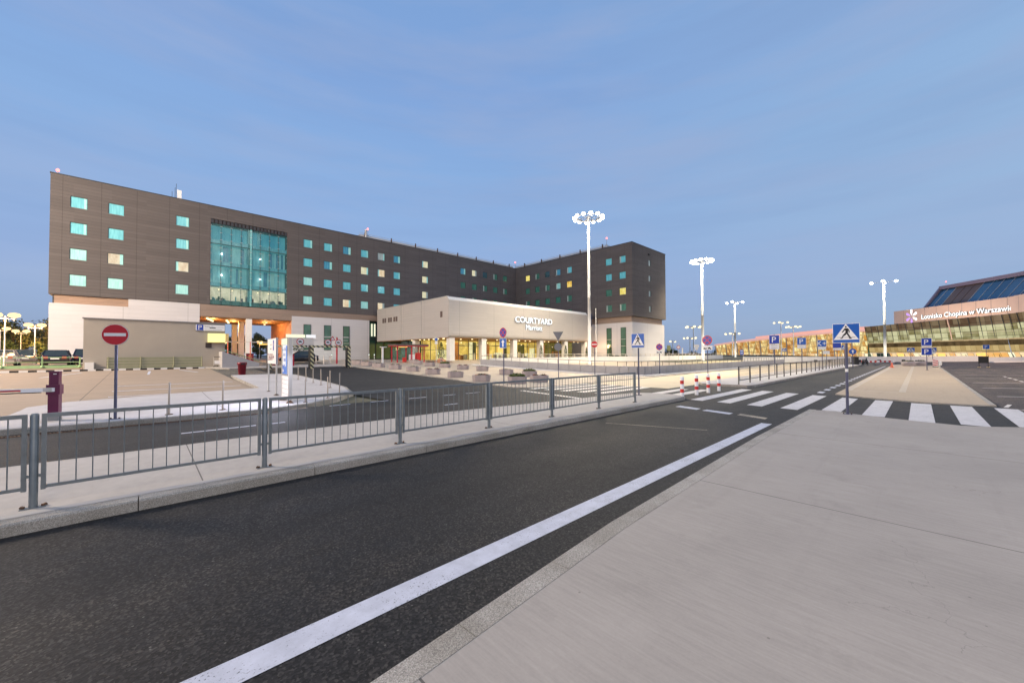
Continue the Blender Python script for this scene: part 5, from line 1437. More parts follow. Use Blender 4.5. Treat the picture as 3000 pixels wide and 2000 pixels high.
t = thing('end_wall', 'low white kerb wall at the foot of the terminal on the right edge', 'wall', (130, -14, 0))
b = MB(); b.bar((119, -8.8, .45), (150, -26, .45), .3, .9, 'concrete_white'); b.bar((112, -9, .06), (140, -24, .06), .8, .18, 'concrete_white'); b.build('wall', t, True)
def traffic_board(lab, x, y, rz):
    t = thing('hazard_board', lab, 'hazard board', (x, y, .05), rz)
    b = MB(); b.box(-.02, .02, 0, .02, .06, .95, 'grey_metal'); b.box(-.25, -.1, 0, .25, .2, .06, 'rubber'); b.build('stand', t)
    b = MB(); b.box(-.24, -.01, .12, .24, .02, 1.0, 'sign_white')
    for i in range(4):
        z = .14 + i * .23; b.poly([(-.23, -.014, z), (.23, -.014, z + .12) if i < 3 else (.23, -.014, .98), (.23, -.014, min(.99, z + .24)), (-.23, -.014, z + .11)], 'sign_red')
    b.build('board', t)
traffic_board('red and white slanted hazard board at the tip of the lay by island', 72.1, -1.4, -86)
for i, (x, y, s_, lab) in enumerate(((75.3, 1.0, 1.0, 'round brownish stone planter on the far tip of the lay by island, left one'), (78.2, -.1, .95, 'round brownish stone planter on the far tip of the lay by island, right one'))):
    t = thing('stone_planter', lab, 'planter', (x, y, .05), 0)
    b = MB(); b.lathe([(.62 * s_, 0), (.74 * s_, .35), (.6 * s_, .62), (.5 * s_, .64)], 'planter_concrete', n=16); b.build('tub', t)
    b = MB(); clump(b, 160, .5, .5, .2, ['leaf_olive', 'leaf_dark'], .6, .09); b.build('plants', t)
t = thing('traffic_cone', 'pale red traffic cone on the dashed line at the lay by', 'cone', (65.9, 2.3, .06))
b = MB(); b.lathe([(.17, .03), (.05, .62), (.03, .64)], 'orange_plastic', n=14); b.build('cone', t)
b = MB(); b.box(-.22, -.22, 0, .22, .22, .04, 'orange_plastic'); b.build('base', t)
b = MB(); b.lathe([(.125, .25), (.095, .38)], 'sign_white', n=14); b.build('band', t)
t = thing('litter_bin', 'dark upright litter bin at the far end of the mesh railing', 'bin', (77.0, 6.6, .13), -45)
b = MB(); b.box(-.3, -.3, 0, .3, .3, 1.1, 'soot'); b.box(-.33, -.33, 1.1, .33, .33, 1.17, 'dark_metal'); b.build('body', t)
t = thing('parked_moped', 'small dark moped beside the litter bin at the end of the mesh railing', 'moped', (78.6, 5.6, .13), -20)
b = MB()
for x in (-.55, .55): b.cyl((x, -.06, .26), (x, .06, .26), .26, m='rubber', n=16)
b.build('wheel', t)
b = MB(); b.bar((-.6, 0, .45), (.1, 0, .42), .25, .3, 'car_black'); b.bar((-.6, 0, .72), (-.05, 0, .70), .24, .12, 'rubber'); b.bar((.5, 0, .3), (.32, 0, .95), .1, .1, 'car_black'); b.cyl((.32, -.3, 1.0), (.32, .3, 1.0), .02, m='dark_metal', n=6); b.bar((.1, 0, .3), (.35, 0, .6), .3, .1, 'car_black'); b.build('body', t)
for i in range(2):
    y = 5.4 - i * 1.5
    t = thing('road_barrier', ('first' if i == 0 else 'second') + ' low red and white striped barrier before the far white wall', 'barrier', (84 + i * 3, y, 0), 35)
    b = MB()
    for j in range(8): b.box(-2 + j * .5, -.05, .35, -1.5 + j * .5, .05, .6, 'red_plastic' if j % 2 else 'white_plastic')
    b.build('plank', t)
    for x in (-1.7, 1.7):
        b = MB(); b.box(x - .05, -.25, 0, x + .05, .25, .35, 'grey_metal'); b.build('foot', t)
t = thing('crash_barrier', 'short rounded white metal crash barrier beside the hazard board', 'barrier', (68.5, -1.75, .05), -2)
b = MB()
for z in (.45, .68): b.bar((-2.4, 0, z), (2.6, .05, z), .09, .14, 'white_metal')
b.lathe([(.10, .35), (.13, .55), (.10, .76)], 'white_metal', (-2.4, 0, 0), 12); b.build('rail', t)
for x in (-2.2, 0, 2.2):
    b = MB(); b.box(x - .05, .05, 0, x + .05, .13, .6, 'light_metal'); b.build('post', t)

# ------------------------------------------------------------------ lamp masts
def mast(lab, x, y, h, n=12, rr_=1.55, r0=.24, r1=.15, bulb='bulb_white', z=None, group='tall lamp masts', br=.16):
    t = thing('lamp_mast', lab, 'lamp mast', (x, y, gz(x, y) if z is None else z), 0, group)
    b = MB(); b.lathe([(r0 * 1.5, 0), (r0 * 1.5, .04), (r0, .06), (r0 * .85, h * .45), (r0 * .93, h * .45 + .02), (r0 * .84, h * .452 + .06), (r1, h)], 'mast_paint', n=14); b.build('pole', t)
    b = MB(); b.lathe([(r1 * 1.6, h - .3), (r1 * 1.8, h), (.1, h + .25)], 'mast_paint', n=12)
    if n > 4:
        for k in range(24):
            a, c = 2 * math.pi * k / 24, 2 * math.pi * (k + 1) / 24
            b.bar((rr_ * math.cos(a), rr_ * math.sin(a), h - .15), (rr_ * math.cos(c), rr_ * math.sin(c), h - .15), .09, .09, 'mast_paint')
    for k in range(n if n <= 4 else 6):
        a = 2 * math.pi * k / (n if n <= 4 else 6); b.bar((0, 0, h - .15), (rr_ * math.cos(a), rr_ * math.sin(a), h - .15), .07, .07, 'mast_paint')
    b.build('crown_ring', t)
    for k in range(n):
        a = 2 * math.pi * (k + .5 * (n > 4)) / n; q = MB(); cx_, cy_ = rr_ * math.cos(a), rr_ * math.sin(a)
        ux, uy = math.cos(a), math.sin(a)
        q.bar((cx_ - ux * .1, cy_ - uy * .1, h), (cx_ + ux * .25, cy_ + uy * .25, h - .12), .5, .22, 'grey_metal')
        fl = q.build('floodlight', t)
        q = MB(); q.ball((cx_ + ux * .3, cy_ + uy * .3, h - .16), br, bulb, 10, 1, 1, .8)
        q.build('lamp_glass', fl)
    return t
m1 = mast('tallest lamp mast with a ring of white floodlights, rising through the cream pavilion front', 46.7, 32.9, 21.5, 12, 1.75, .24, .15, br=.26)
m2 = mast('second tallest lamp mast with ringed floodlights, between hotel end and glowing far terminal', 87.0, 32.0, 21.6, 12, 1.75, .30, .19, br=.32)
mast('slender lamp mast with three lamps left of the glowing far terminal', 138.5, 40.9, 17.9, 4, 2.0, .30, .19, 'bulb_white', z=.6, br=.36)
mast('lamp mast with four lamps standing before the left end of the glass terminal', 150.0, 6.5, 21.8, 4, 2.2, .34, .22, 'bulb_cool', z=0, br=.40)
for i, (x, y, h, n, lab) in enumerate(((128.7, 50.2, 9.6, 6, 'tallest of the orange lamp masts between the hotel and the far terminal'), (153.4, 61.2, 7.0, 4, 'lower orange lamp mast left of the second tall mast'),
                            (158.5, 70.2, 6.0, 2, 'lowest orange lamp mast nearest to the hotel end'), (154.4, 46.5, 8.1, 4, 'orange lamp mast just left of the slender three lamp mast'),
                            (179.2, 36.8, 12.9, 4, 'left of the two orange lamp masts above the far terminal roof'), (182.6, 33.5, 11.2, 6, 'right of the two orange lamp masts above the far terminal roof'))):
    mast(lab, x, y, h, n, 1.9, .2, .14, 'bulb_warm', z=1.0, group='orange lamp masts beyond the ramp', br=.42)
# twin globe lamps of the car park
g0 = thing('street_lamp', 'front twin lamp of the car park, at the left edge of the picture', 'street lamp', (-9.2, 56.5, 1), 0, 'twin street lamps in the car park')
b = MB(); b.lathe([(.09, 0), (.09, 1.2), (.05, 1.25), (.04, 4.5)], 'rail_light', n=10); b.bar((-.62, 0, 4.25), (.62, 0, 4.25), .05, .05, 'rail_light')
for x in (-.5, .5): b.cyl((x, 0, 4.1), (x, 0, 4.4), .03, m='rail_light', n=6)
b.build('pole', g0)
for x in (-.5, .5):
    b = MB(); b.lathe([(.08, 4.36), (.36, 4.46), (.40, 4.6), (.30, 4.76), (.08, 4.82)], 'bulb_orange', (x, 0, 0), 14); b.build('lamp_shade', g0)
for x, y, s_, lab in ((-9.6, 72.5, 1.0, 'twin street lamp nearest to the white hotel corner'), (-13.4, 91.3, 1.0, 'small far twin street lamp between the two nearer ones'), (-13.7, 81.9, .98, 'lower twin street lamp cut by the left picture edge')):
    dup(g0, (x, y, 1.0), 0, lab, scale=s_)
for i, (x, y, h) in enumerate(((21.5, 118, 4.2), (24.5, 121, 4.4), (18, 126, 4.0), (27, 112, 3.9), (15.5, 131, 4.1))):
    dup(g0, (x, y, 1.0), 30, 'orange twin lamp seen far away through the hotel passage', group='lamps beyond the hotel passage', scale=.95)

# ------------------------------------------------------------------ flag poles
for i, (x, y, h, fl) in enumerate(((55.2, 38.6, 8.6, True), (55.9, 38.0, 9.0, False))):
    t = thing('flag_pole', 'thin white flag pole ' + ('with a furled dark blue flag' if fl else 'without a flag, above the small no entry sign'), 'flag pole', (x, y, .55))
    b = MB(); b.lathe([(.07, 0), (.035, h)], 'white_metal', n=8); b.ball((0, 0, h + .05), .07, 'white_metal', 8); b.build('pole', t)
    if fl:
        b = MB(); b.prism([(.05, h - .3), (.35, h - .6), (.30, h - 2.4), (.12, h - 2.6), (.04, h - 2.2)], -.08, .10, 'car_navy'); b.build('flag', t)

# ------------------------------------------------------------------ cars
def car(lab, x, y, z, rz, paint_, L=4.4, W=1.8, Hh=1.5, van=False, plate=True):
    """local +y is the driving direction; body is lofted from cross sections"""
    t = thing('parked_car', lab, 'car', (x, y, z), rz, 'parked cars')
    hl = L / 2; w = W / 2
    def loft(st, m, mb):
        prev = None; p = []
        for (yy, wb, wt, z0, z1) in st:
            zm = z0 + (z1 - z0) * .55
            p += [(-wb * .93, yy, z0), (-wb, yy, z0 + .12), (-wb, yy, zm), (-wt, yy, z1 - .03), (-wt * .85, yy, z1), (wt * .85, yy, z1), (wt, yy, z1 - .03), (wb, yy, zm), (wb, yy, z0 + .12), (wb * .93, yy, z0)]
        n = 10; k = len(st)
        mb.faces(p, [(j * n + i, j * n + (i + 1) % n, (j + 1) * n + (i + 1) % n, (j + 1) * n + i) for j in range(k - 1) for i in range(n)] + [tuple(range(n))[::-1], tuple(range((k - 1) * n, k * n))], m, True)
    b = MB()
    loft([(-hl, w * .86, w * .84, .38, .78), (-hl + .08, w * .95, w * .9, .25, .92), (-hl + .5, w, w * .93, .2, .96), (0, w, w * .94, .2, .93), (hl - 1.2, w, w * .92, .2, .90), (hl - .5, w * .97, w * .85, .22, .78), (hl - .05, w * .86, w * .74, .3, .62), (hl, w * .78, w * .68, .38, .56)], paint_, b)
    back = -hl + (.12 if van else .45)
    b.faces([(-w * .74, back + .35, Hh), (w * .74, back + .35, Hh), (w * .72, hl - 2.1, Hh), (-w * .72, hl - 2.1, Hh), (-w * .74, back + .35, Hh - .04), (w * .74, back + .35, Hh - .04), (w * .74, hl - 2.0, Hh - .05), (-w * .74, hl - 2.0, Hh - .05)],
            [(0, 1, 2, 3), (0, 4, 5, 1), (1, 5, 6, 2), (2, 6, 7, 3), (3, 7, 4, 0)], paint_)
    for s_ in (-1, 1):
        for ya, yb in ((back, back + .35), (hl - 1.25, hl - 2.05)): b.bar((s_ * w * .90, ya, .92), (s_ * w * .73, yb, Hh - .03), .07, .07, paint_)
        b.bar((s_ * w * .92, 0, .92), (s_ * w * .74, 0, Hh - .03), .05, .07, paint_)
    b.build('body', t)
    b = MB()
    gb = [(-w * .88, back + .02, .92), (w * .88, back + .02, .92), (w * .90, hl - 1.28, .90), (-w * .90, hl - 1.28, .90)]
    gt = [(-w * .71, back + .36, Hh - .03), (w * .71, back + .36, Hh - .03), (w * .70, hl - 2.08, Hh - .03), (-w * .70, hl - 2.08, Hh - .03)]
    b.faces(gb + gt, [(0, 1, 5, 4), (1, 2, 6, 5), (2, 3, 7, 6), (3, 0, 4, 7)], 'glass_dark'); b.build('windows', t)
    for sx in (-1, 1):
        for yy in (-hl + .8, hl - .85):
            q = MB(); q.cyl((sx * (w - .2), yy, .31), (sx * (w + .005), yy, .31), .31, m='rubber', n=18); wo = q.build('wheel', t)
            q = MB(); q.cyl((sx * w, yy, .31), (sx * (w + .015), yy, .31), .20, m='rim', n=14); q.build('rim', wo)
        q = MB(); q.box(sx * w * .62 - .14, -hl - .005, .66, sx * w * .62 + .14, -hl + .08, .86, 'tail_red'); q.build('tail_light', t)
        q = MB(); q.box(sx * w * .58 - .16, hl - .12, .56, sx * w * .58 + .16, hl - .02, .70, 'white_plastic'); q.build('headlight', t)
        q = MB(); q.ball((sx * (w + .08), hl - 1.45, .98), .1, paint_, 8, 1.1, .7, .8); q.build('mirror', t)
    if plate:
        q = MB(); q.box(-.26, -hl - .03, .60, .26, -hl - .005, .71, 'plate_white'); q.box(-w * .9, -hl - .06, .34, w * .9, -hl + .02, .50, paint_); q.build('number_plate', t)
    return t
car('silver estate car seen from behind, parked left behind the green guard rail', -9.8, 60.0, 1.0, 4, 'car_silver')
car('black car seen from behind, parked next to the white hotel wall', -6.1, 56.6, 1.0, 2, 'car_black', Hh=1.46)
car('dark navy car mostly hidden behind the corner of the grey building', -4.5, 60.5, 1.0, 0, 'car_navy', Hh=1.62)
car('grey car with a visible curved roof behind the silver estate car', -10.5, 74.0, 1.0, 8, 'car_grey', Hh=1.7)
car('dark car at the left picture edge behind the guard rail', -13.9, 62.0, 1.0, 10, 'car_grey')
car('pale car low in the far row of the car park', -14.5, 82.0, 1.0, 60, 'car_silver')
car('black car waiting behind the striped height gates in front of the white wall', 13.6, 52.0, gz(0, 52), 70, 'car_black', L=4.2)

# ------------------------------------------------------------------ trees
def tree(name, lab, x, y, z, h, w, mats, seed, n=2600, group=None, trunk_h=.3, leaf=.22, cat='tree'):
    rr = random.Random(seed)
    t = thing(name, lab, cat, (x, y, z), 0, group)
    b = MB(); b.lathe([(h * .035, 0), (h * .025, h * trunk_h), (h * .012, h * .75)], 'bark', n=8)
    cl = []
    for i in range(13):
        a = rr.uniform(0, 6.283); f = rr.uniform(trunk_h, .92); r = w * .5 * rr.uniform(.25, .9) * math.sin(min(1, (1.05 - f) * 1.6) * 1.57)
        c = Vector((math.cos(a) * r, math.sin(a) * r, h * f)); cl.append((c, w * rr.uniform(.16, .30)))
        b.cyl((0, 0, h * max(trunk_h * .8, f - .28)), tuple(c), h * .010, h * .003, 'bark', 5, False)
    b.build('trunk', t)
    b = MB()
    for i in range(n):
        c, r = cl[rr.randrange(len(cl))]
        d = Vector((rr.gauss(0, 1), rr.gauss(0, 1), rr.gauss(0, .8))).normalized(); p = c + d * r * rr.random() ** .33 * rr.uniform(.8, 1.15)
        e = d.orthogonal().normalized(); q = d.cross(e); e2 = (e * rr.uniform(-1, 1) + q * rr.uniform(-1, 1)).normalized(); k = leaf * rr.uniform(.6, 1.5)
        f = (e2 + d * rr.uniform(-.5, .5)).normalized(); g = f.cross(d).normalized()
        b.poly([p - f * k, p - g * k * .55, p + f * k, p + g * k * .55], rr.choice(mats))
    b.build('crown', t)
    return t
DK = ['leaf_dark', 'leaf_dark', 'leaf_olive']
tA = tree('background_tree', 'dark tree behind the car park lamps, left of the white hotel corner', -20.5, 133, 1, 8.6, 8.5, DK, 3, group='dark trees behind the car park')
tB = tree('background_tree', 'darkest tree of the row behind the car park, touching the white hotel wall', -15.0, 126, 1, 9.5, 9, DK, 4, group='dark trees behind the car park')
for i, (x, y, s_, src) in enumerate(((-25.5, 136, .74, tA), (-29.5, 139, .80, tB), (-17.8, 140, .85, tA), (-22.8, 145, .80, tB), (-33, 140, .8, tA), (-12.5, 138, .9, tA), (-10, 146, .95, tB))):
    dup(src, (x, y, 1.0), i * 50, 'dark tree in the row behind the car park, merging with its neighbours', group='dark trees behind the car park', scale=s_)
tC = tree('small_tree', 'small lamp lit yellow green bush left of the centre of the car park', -16.2, 100, 1, 3.2, 3.2, ['leaf_lit', 'leaf_olive', 'leaf_lit'], 5, 1500, 'lit bushes in the car park', .15, .13)
dup(tC, (-11.2, 88, 1), 90, 'small lamp lit yellow green bush beside the white hotel corner', scale=.85)
tD = tree('background_tree', 'dark conifer like tree seen through the hotel passage', 20, 134, 1, 7.0, 4, DK, 8, 1800, 'trees beyond the hotel passage', .15)
for i, (x, y, s_) in enumerate(((17.5, 138, .9), (14.6, 142, 1.1), (23.5, 128, .95), (26.5, 131, .8), (12, 140, 1.0), (29, 126, .85), (20, 146, 1.0), (25, 140, 1.1), (31.5, 132, .9))):
    dup(tD, (x, y, 1), i * 70, 'dark tree among those seen through the hotel passage', group='trees beyond the hotel passage', scale=s_)
tE = tree('distant_tree', 'low round dark tree clump on the horizon right of the hotel end', 292, 131, 0, 5.4, 13, DK, 9, 1500, 'tree clumps on the horizon', .1, .5)
for x, y, s_, lab in ((316, 105, .8, 'long low dark tree clump on the horizon left of the far terminal'), (305, 92, .95, 'dark tree clump touching the left end of the far terminal'), (320, 150, .55, 'low tree clump on the horizon directly beside the hotel end'), (300, 118, .6, 'tiny tree clump on the horizon in the middle gap')):
    dup(tE, (x, y, 0), 40, lab, scale=s_)

# ------------------------------------------------------------------ glass terminal on the right
term = thing('airport_terminal', 'airport terminal with leaning glass front, pink fascia with white lettering and blue glazed roof', 'building', (180, -10, 0))
P = [(208.0, 14.0), (170.5, -16.6), (162.5, -19.6), (150, -22.5), (138, -24)]
def along(pl, step):
    out = [pl[0]]
    for a, c in zip(pl, pl[1:]):
        L = math.dist(a, c); k = max(1, round(L / step))
        for i in range(1, k + 1): out.append((a[0] + (c[0] - a[0]) * i / k, a[1] + (c[1] - a[1]) * i / k))
    return out
bay = along(P, 3.0)
def nrm(a, c):
    d = Vector((c[0] - a[0], c[1] - a[1])).normalized(); return Vector((d.y, -d.x))       # towards the camera side
zz = [(0, .9), (1.85, .2), (3.9, -.15), (5.3, -.4), (5.6, -.42), (9.7, -1.0), (12.18, -1.4)]
bandm = ['term_bright', 'term_tan', 'term_dark', 'term_tan', 'term_green', 'term_brown']
for i, (a, c) in enumerate(zip(bay, bay[1:])):
    n_ = nrm(a, c)
    if n_.x > 0: n_ = -n_
    b = MB()
    pts_ = []
    for z, off in zz:
        o_ = n_ * (-off - .6); pts_.append(((a[0] + o_.x, a[1] + o_.y, z), (c[0] + o_.x, c[1] + o_.y, z)))
    for k in range(6):
        mt = bandm[k]
        if k == 0 and i in (1, 2): mt = 'glass_green'
        if k == 0 and i in (4, 9, 13): mt = 'lit_amber'
        b.poly([pts_[k][0], pts_[k][1], pts_[k + 1][1], pts_[k + 1][0]], mt)
    wb = b.build('glass_bay', term, True)
    q = MB()
    w_ = .10 if i != 11 else .28
    lo = Vector(pts_[0][0]); hi = Vector(pts_[6][0]); of = Vector((n_.x, n_.y, 0)) * .15
    q.bar(lo + of, hi + of, w_, .2, 'fascia_pink' if i == 11 else 'frame_dark')
    mid1 = [Vector(p[0]) + of * .7 for p in pts_]; mid2 = [Vector(p[1]) + of * .7 for p in pts_]
    for k in (1, 3, 4, 5): q.bar(mid1[k], mid2[k], .08, .08, 'fascia_pink' if k in (1, 4) else 'frame_dark')
    z_ = 7.6; f_ = (z_ - 5.6) / (9.7 - 5.6); q.bar(mid1[4].lerp(mid1[5], f_), mid2[4].lerp(mid2[5], f_), .05, .05, 'rail_light')
    q.bar(mid1[4].lerp(mid1[5], .86), mid2[4].lerp(mid2[5], .86), .05, .05, 'rail_light')
    if i % 3 == 1: q.bar(mid1[4].lerp(mid2[4], .3) - of * 4, mid1[5].lerp(mid2[5], .3) - of * 4, .5, .3, 'rail_light')
    if i in (1, 4): q.bar(mid1[5] - of * 2, mid2[4] - of * 2, .3, .2, 'term_tan')
    sub(q, 'mullion', wb, term)
# solid body behind, end wall
b = MB()
A, B_ = P[0], P[1]
back = [(A[0] + 14, A[1] - 18), (P[-1][0] + 20, P[-1][1] - 40)]
n_ = nrm(A, B_); n_ = -n_ if n_.x > 0 else n_
b.poly([(A[0] - n_.x * -.0, A[1], 0), (A[0], A[1], 12.1), (back[0][0], back[0][1], 12.1), (back[0][0], back[0][1], 0)], 'glass_green')
b.poly([(x, y, 12.1) for x, y in P] + [(*back[1], 12.1), (*back[0], 12.1)], 'roof_mauve')
b.build('side_wall', term, True)
def off(pl, d):
    out = []
    for i, p in enumerate(pl):
        a = pl[max(0, i - 1)]; c = pl[min(len(pl) - 1, i + 1)]; n = nrm(a, c); n = -n if n.x > 0 else n
        out.append((p[0] + n.x * d, p[1] + n.y * d))
    return out
FP = [(198.6, 6.35), (170.5, -16.6), (162.5, -19.4), (150, -22), (138, -23.4)]
f1 = along(off(FP, -.3), 4.0)
b = MB()
for a, c in zip(f1, f1[1:]):
    g = .05 / math.dist(a, c)
    a2 = (a[0] + (c[0] - a[0]) * g, a[1] + (c[1] - a[1]) * g); c2 = (c[0] - (c[0] - a[0]) * g, c[1] - (c[1] - a[1]) * g)
    b.poly([(*a2, 12.2), (*c2, 12.2), (*c2, 16.9), (*a2, 16.9)], 'fascia_pink')
ob2 = off(FP, -.36)
for a, c in zip(ob2, ob2[1:]): b.poly([(*a, 12.1), (*c, 12.1), (*c, 16.85), (*a, 16.85)], 'roof_mauve')
ob3 = off(FP, -14)
b.poly([(*ob2[0], 12.1), (*ob2[0], 16.9), (*ob3[0], 16.9), (*ob3[0], 12.1)], 'fascia_pink')
b.poly([(*p, 16.86) for p in ob2] + [(*p, 16.86) for p in ob3[::-1]], 'roof_mauve')
b.build('fascia', term, True)
UP0 = [(193.5, -1.6), (176, -15.5), (166, -22), (150, -27), (138, -29)]
lo_ = along(UP0, 2.9); hi_ = along(off(UP0, -5.0), 2.9)
hi_ = [(x - .8 * 0, y) for x, y in hi_]
m_ = min(len(lo_), len(hi_))
for i in range(m_ - 1):
    a, c, e, g = lo_[i], lo_[i + 1], hi_[i + 1], hi_[i]
    b = MB(); mt = 'solar_glass' if i not in (2, 3, 4) else 'louvre_brown'
    b.poly([(*a, 16.9), (*c, 16.9), (e[0], e[1], 23.3), (g[0], g[1], 23.3)], mt); wb = b.build('roof_glazing', term, True)
    q = MB(); q.bar((*a, 16.95), (g[0], g[1], 23.35), .12, .14, 'light_metal' if i not in (3, 4) else 'louvre_brown'); sub(q, 'glazing_bar', wb, term)
b = MB()
for a, c in zip(hi_[:m_], hi_[1:m_]): b.bar((*a, 23.8), (*c, 23.8), 1.2, 1.1, 'roof_mauve')
b.bar((*lo_[0], 16.9), (*hi_[0], 23.9), .7, .7, 'roof_mauve')
b.poly([(*hi_[0], 23.9)] + [(*p, 23.9) for p in hi_[1:m_]] + [(p[0] + 14, p[1] - 14, 22) for p in hi_[:m_][::-1]], 'roof_mauve')
b.build('roof_edge', term, True)
beacon(190.5, -6.5, 24.4, 'faint red beacon above the blue glazed terminal roof', .5)
# lettering and star emblem on the fascia
dx, dy = (170.5 - 198.6), (-16.6 - 6.35); L_ = math.hypot(dx, dy); ang = math.degrees(math.atan2(dy, dx))
tx = thing('terminal_lettering', 'long line of white lit letters on the pink terminal fascia', 'sign', (190.2 - .55, -1.0 + .2, 13.1), ang + 0)
b = MB(); b.text('Lotnisko Chopina w Warszawie', 0, 0, 2.15, 0, 'letters_white', width=26.6, ext=.3, side='grey_metal')
b.build('letters', tx)
tx = thing('star_emblem', 'star shaped emblem of white and violet petals left of the terminal lettering', 'emblem', (193.2, 1.6, 14.4), ang)
for k in range(6):
    a = rad(90 - k * 60); b = MB(); r0, r1, w_ = .45, 2.5, .62
    pts_ = [(math.cos(a) * r0, math.sin(a) * r0), (math.cos(a + .25) * r1 * .55, math.sin(a + .25) * r1 * .55), (math.cos(a + .17) * r1 * .93, math.sin(a + .17) * r1 * .93), (math.cos(a) * r1, math.sin(a) * r1), (math.cos(a - .17) * r1 * .93, math.sin(a - .17) * r1 * .93), (math.cos(a - .25) * r1 * .55, math.sin(a - .25) * r1 * .55)]
    b.prism([(x * .95, z) for x, z in pts_], 0, .12, 'petal_white' if k in (0, 1, 2) else 'petal_purple'); b.build('petal', tx)

# far glowing terminal
far = thing('far_terminal', 'long glowing yellow terminal hall with leaning supports under a pink curved roof', 'building', (240, 40, 0))
FPTS = [(249, 84), (243.5, 68), (240, 50), (237, 34), (236, 18), (232, 2)]
fb = along(FPTS, 3.1)
def topz(p): t_ = (84 - p[1]) / 82; return 6.3 + 5.0 * min(1, t_ * 1.35) ** .8
for i, (a, c) in enumerate(zip(fb, fb[1:])):
    b = MB(); za, zc = topz(a), topz(c); lean = 2.2
    b.poly([(a[0] + lean, a[1], 0), (c[0] + lean, c[1], 0), (c[0], c[1], zc), (a[0], a[1], za)], 'far_yellow' if (i * 7) % 5 < 3 else 'far_orange')
    b.poly([(a[0] + lean - .1, a[1], 0), (c[0] + lean - .1, c[1], 0), (c[0] + lean * .85 - .1, c[1], zc * .22), (a[0] + lean * .85 - .1, a[1], za * .22)], 'far_orange' if i % 3 else 'term_bright')
    wb = b.build('glass_bay', far, True)
    q = MB(); q.bar((a[0] + 1.2, a[1] + 1.3 * (i % 2), 0), (a[0] - 1.2, a[1] - 1.0 * (i % 2), za), .42, .5, 'term_tan' if i % 2 else 'rail_light'); q.bar((a[0] + .8, a[1], za * .62), (c[0] + .8, c[1], zc * .62), .15, .15, 'rail_light'); sub(q, 'support', wb, far)
b = MB()
for i, (a, c) in enumerate(zip(fb, fb[1:])):
    za, zc = topz(a), topz(c)
    b.faces([(a[0] - 3, a[1], za + .1), (c[0] - 3, c[1], zc + .1), (c[0] - 2.6, c[1], zc + .9), (a[0] - 2.6, a[1], za + .9), (c[0] + 30, c[1], zc + 3.2), (a[0] + 30, a[1], za + 3.2), (a[0] + 1, a[1], za), (c[0] + 1, c[1], zc)],
            [(0, 1, 2, 3), (3, 2, 4, 5), (0, 6, 7, 1)], 'roof_pink_glow')
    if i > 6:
        b.faces([(a[0] + 2, a[1], za + 1.2), (c[0] + 2, c[1], zc + 1.2), (c[0] + 2, c[1], zc + 2.5), (a[0] + 2, a[1], za + 2.5)], [(0, 1, 2, 3)], 'roof_pink_glow')
b.faces([(246, 85, 6.3), (243, 90, 6.5), (252, 92, 6.6), (252, 84, 6.5)], [(0, 1, 2, 3)], 'roof_pink_glow')
b.build('roof', far, True)

# ------------------------------------------------------------------ light from the lamps of the place, plus added lights
def light(kind, loc, energy, color, size=.3, rot=None, spot=None, name='lamp_or_added_light'):
    L = bpy.data.lights.new(name, kind); L.energy = energy; L.color = color
    if kind == 'SPOT': L.spot_size = rad(spot or 150); L.spot_blend = .7; L.shadow_soft_size = size
    elif kind == 'POINT': L.shadow_soft_size = size
    elif kind == 'AREA': L.shape = 'RECTANGLE'; L.size = size if isinstance(size, (int, float)) else size[0]; L.size_y = size if isinstance(size, (int, float)) else size[1]
    elif kind == 'SUN': L.angle = size
    o = bpy.data.objects.new(name, L); col.objects.link(o); o.location = loc
    if rot: o.rotation_euler = rot
    return o
def aim(o, d): o.rotation_euler = Vector(d).to_track_quat('-Z', 'Y').to_euler()
WM = (1.0, .83, .57)
for x, y, z, p, c in ((46.7, 32.9, 21.2, 34000, WM), (87.0, 32.0, 21.2, 45000, WM), (150, 6.5, 21.2, 60000, WM), (138.5, 40.9, 18, 26000, WM)):
    light('SPOT', (x, y, z), p, c, 3.0, (0, 0, 0), 118 if x == 87 else 136)
light('POINT', (-30, 40, 20), 128000, (1., .80, .60), 5.)              # added light outside the frame on the left, no mast built
light('SPOT', (-4, -14, 20), 11000, (1., .80, .52), 4., (0, 0, 0), 150)  # added fill light behind the camera
for a, b, p, sp_ in (((46.7, 32.9, 20.8), (34, 8.5, 0), 95000, 58), ((46.7, 32.9, 20.8), (20, 24, 0), 70000, 55), ((46.7, 32.9, 20.8), (52, 36, 1), 30000, 70), ((87, 32, 20.8), (62, 2, 0), 130000, 60), ((87, 32, 20.8), (80, 34, 0), 40000, 70), ((58, -27, 20), (37, 36, .6), 190000, 11), ((62, -27, 20), (48, 36, .6), 190000, 11), ((66, -27, 20), (60, 36, .6), 190000, 11), ((75, -27, 20), (73, 36, .6), 190000, 11), ((95, -27, 20), (90, 36, .6), 260000, 15)):  # beams from outside the frame are added, to brighten the ramp wall
    q = light('SPOT', a, p, WM, 5.0, None, sp_, 'mast_or_added_beam'); q.data.spot_blend = 1.; aim(q, Vector(b) - Vector(a))
light('SPOT', (52, -27, 20), 52000, (1., .74, .44), 3., (0, 0, 0), 150)  # added light outside the frame, over the right hand road
light('SPOT', (100, -30, 20), 60000, (1., .66, .42), 3., (0, 0, 0), 150)  # second added light on that side, also out of view
light('POINT', (-9.2, 56.5, 5.2), 700, (1., .58, .25), .4)
light('POINT', (-9.6, 72.5, 5.4), 2200, (1., .55, .2), .4)
light('POINT', (-14, 86, 5.6), 3500, (1., .52, .15), .4)
light('POINT', (-21, 118, 5.6), 9000, (1., .45, .08), .4)
light('POINT', (168, 8, 9), 24000, (1., .76, .56), 3.)  # added wash to brighten the terminal fascia, no fitting there
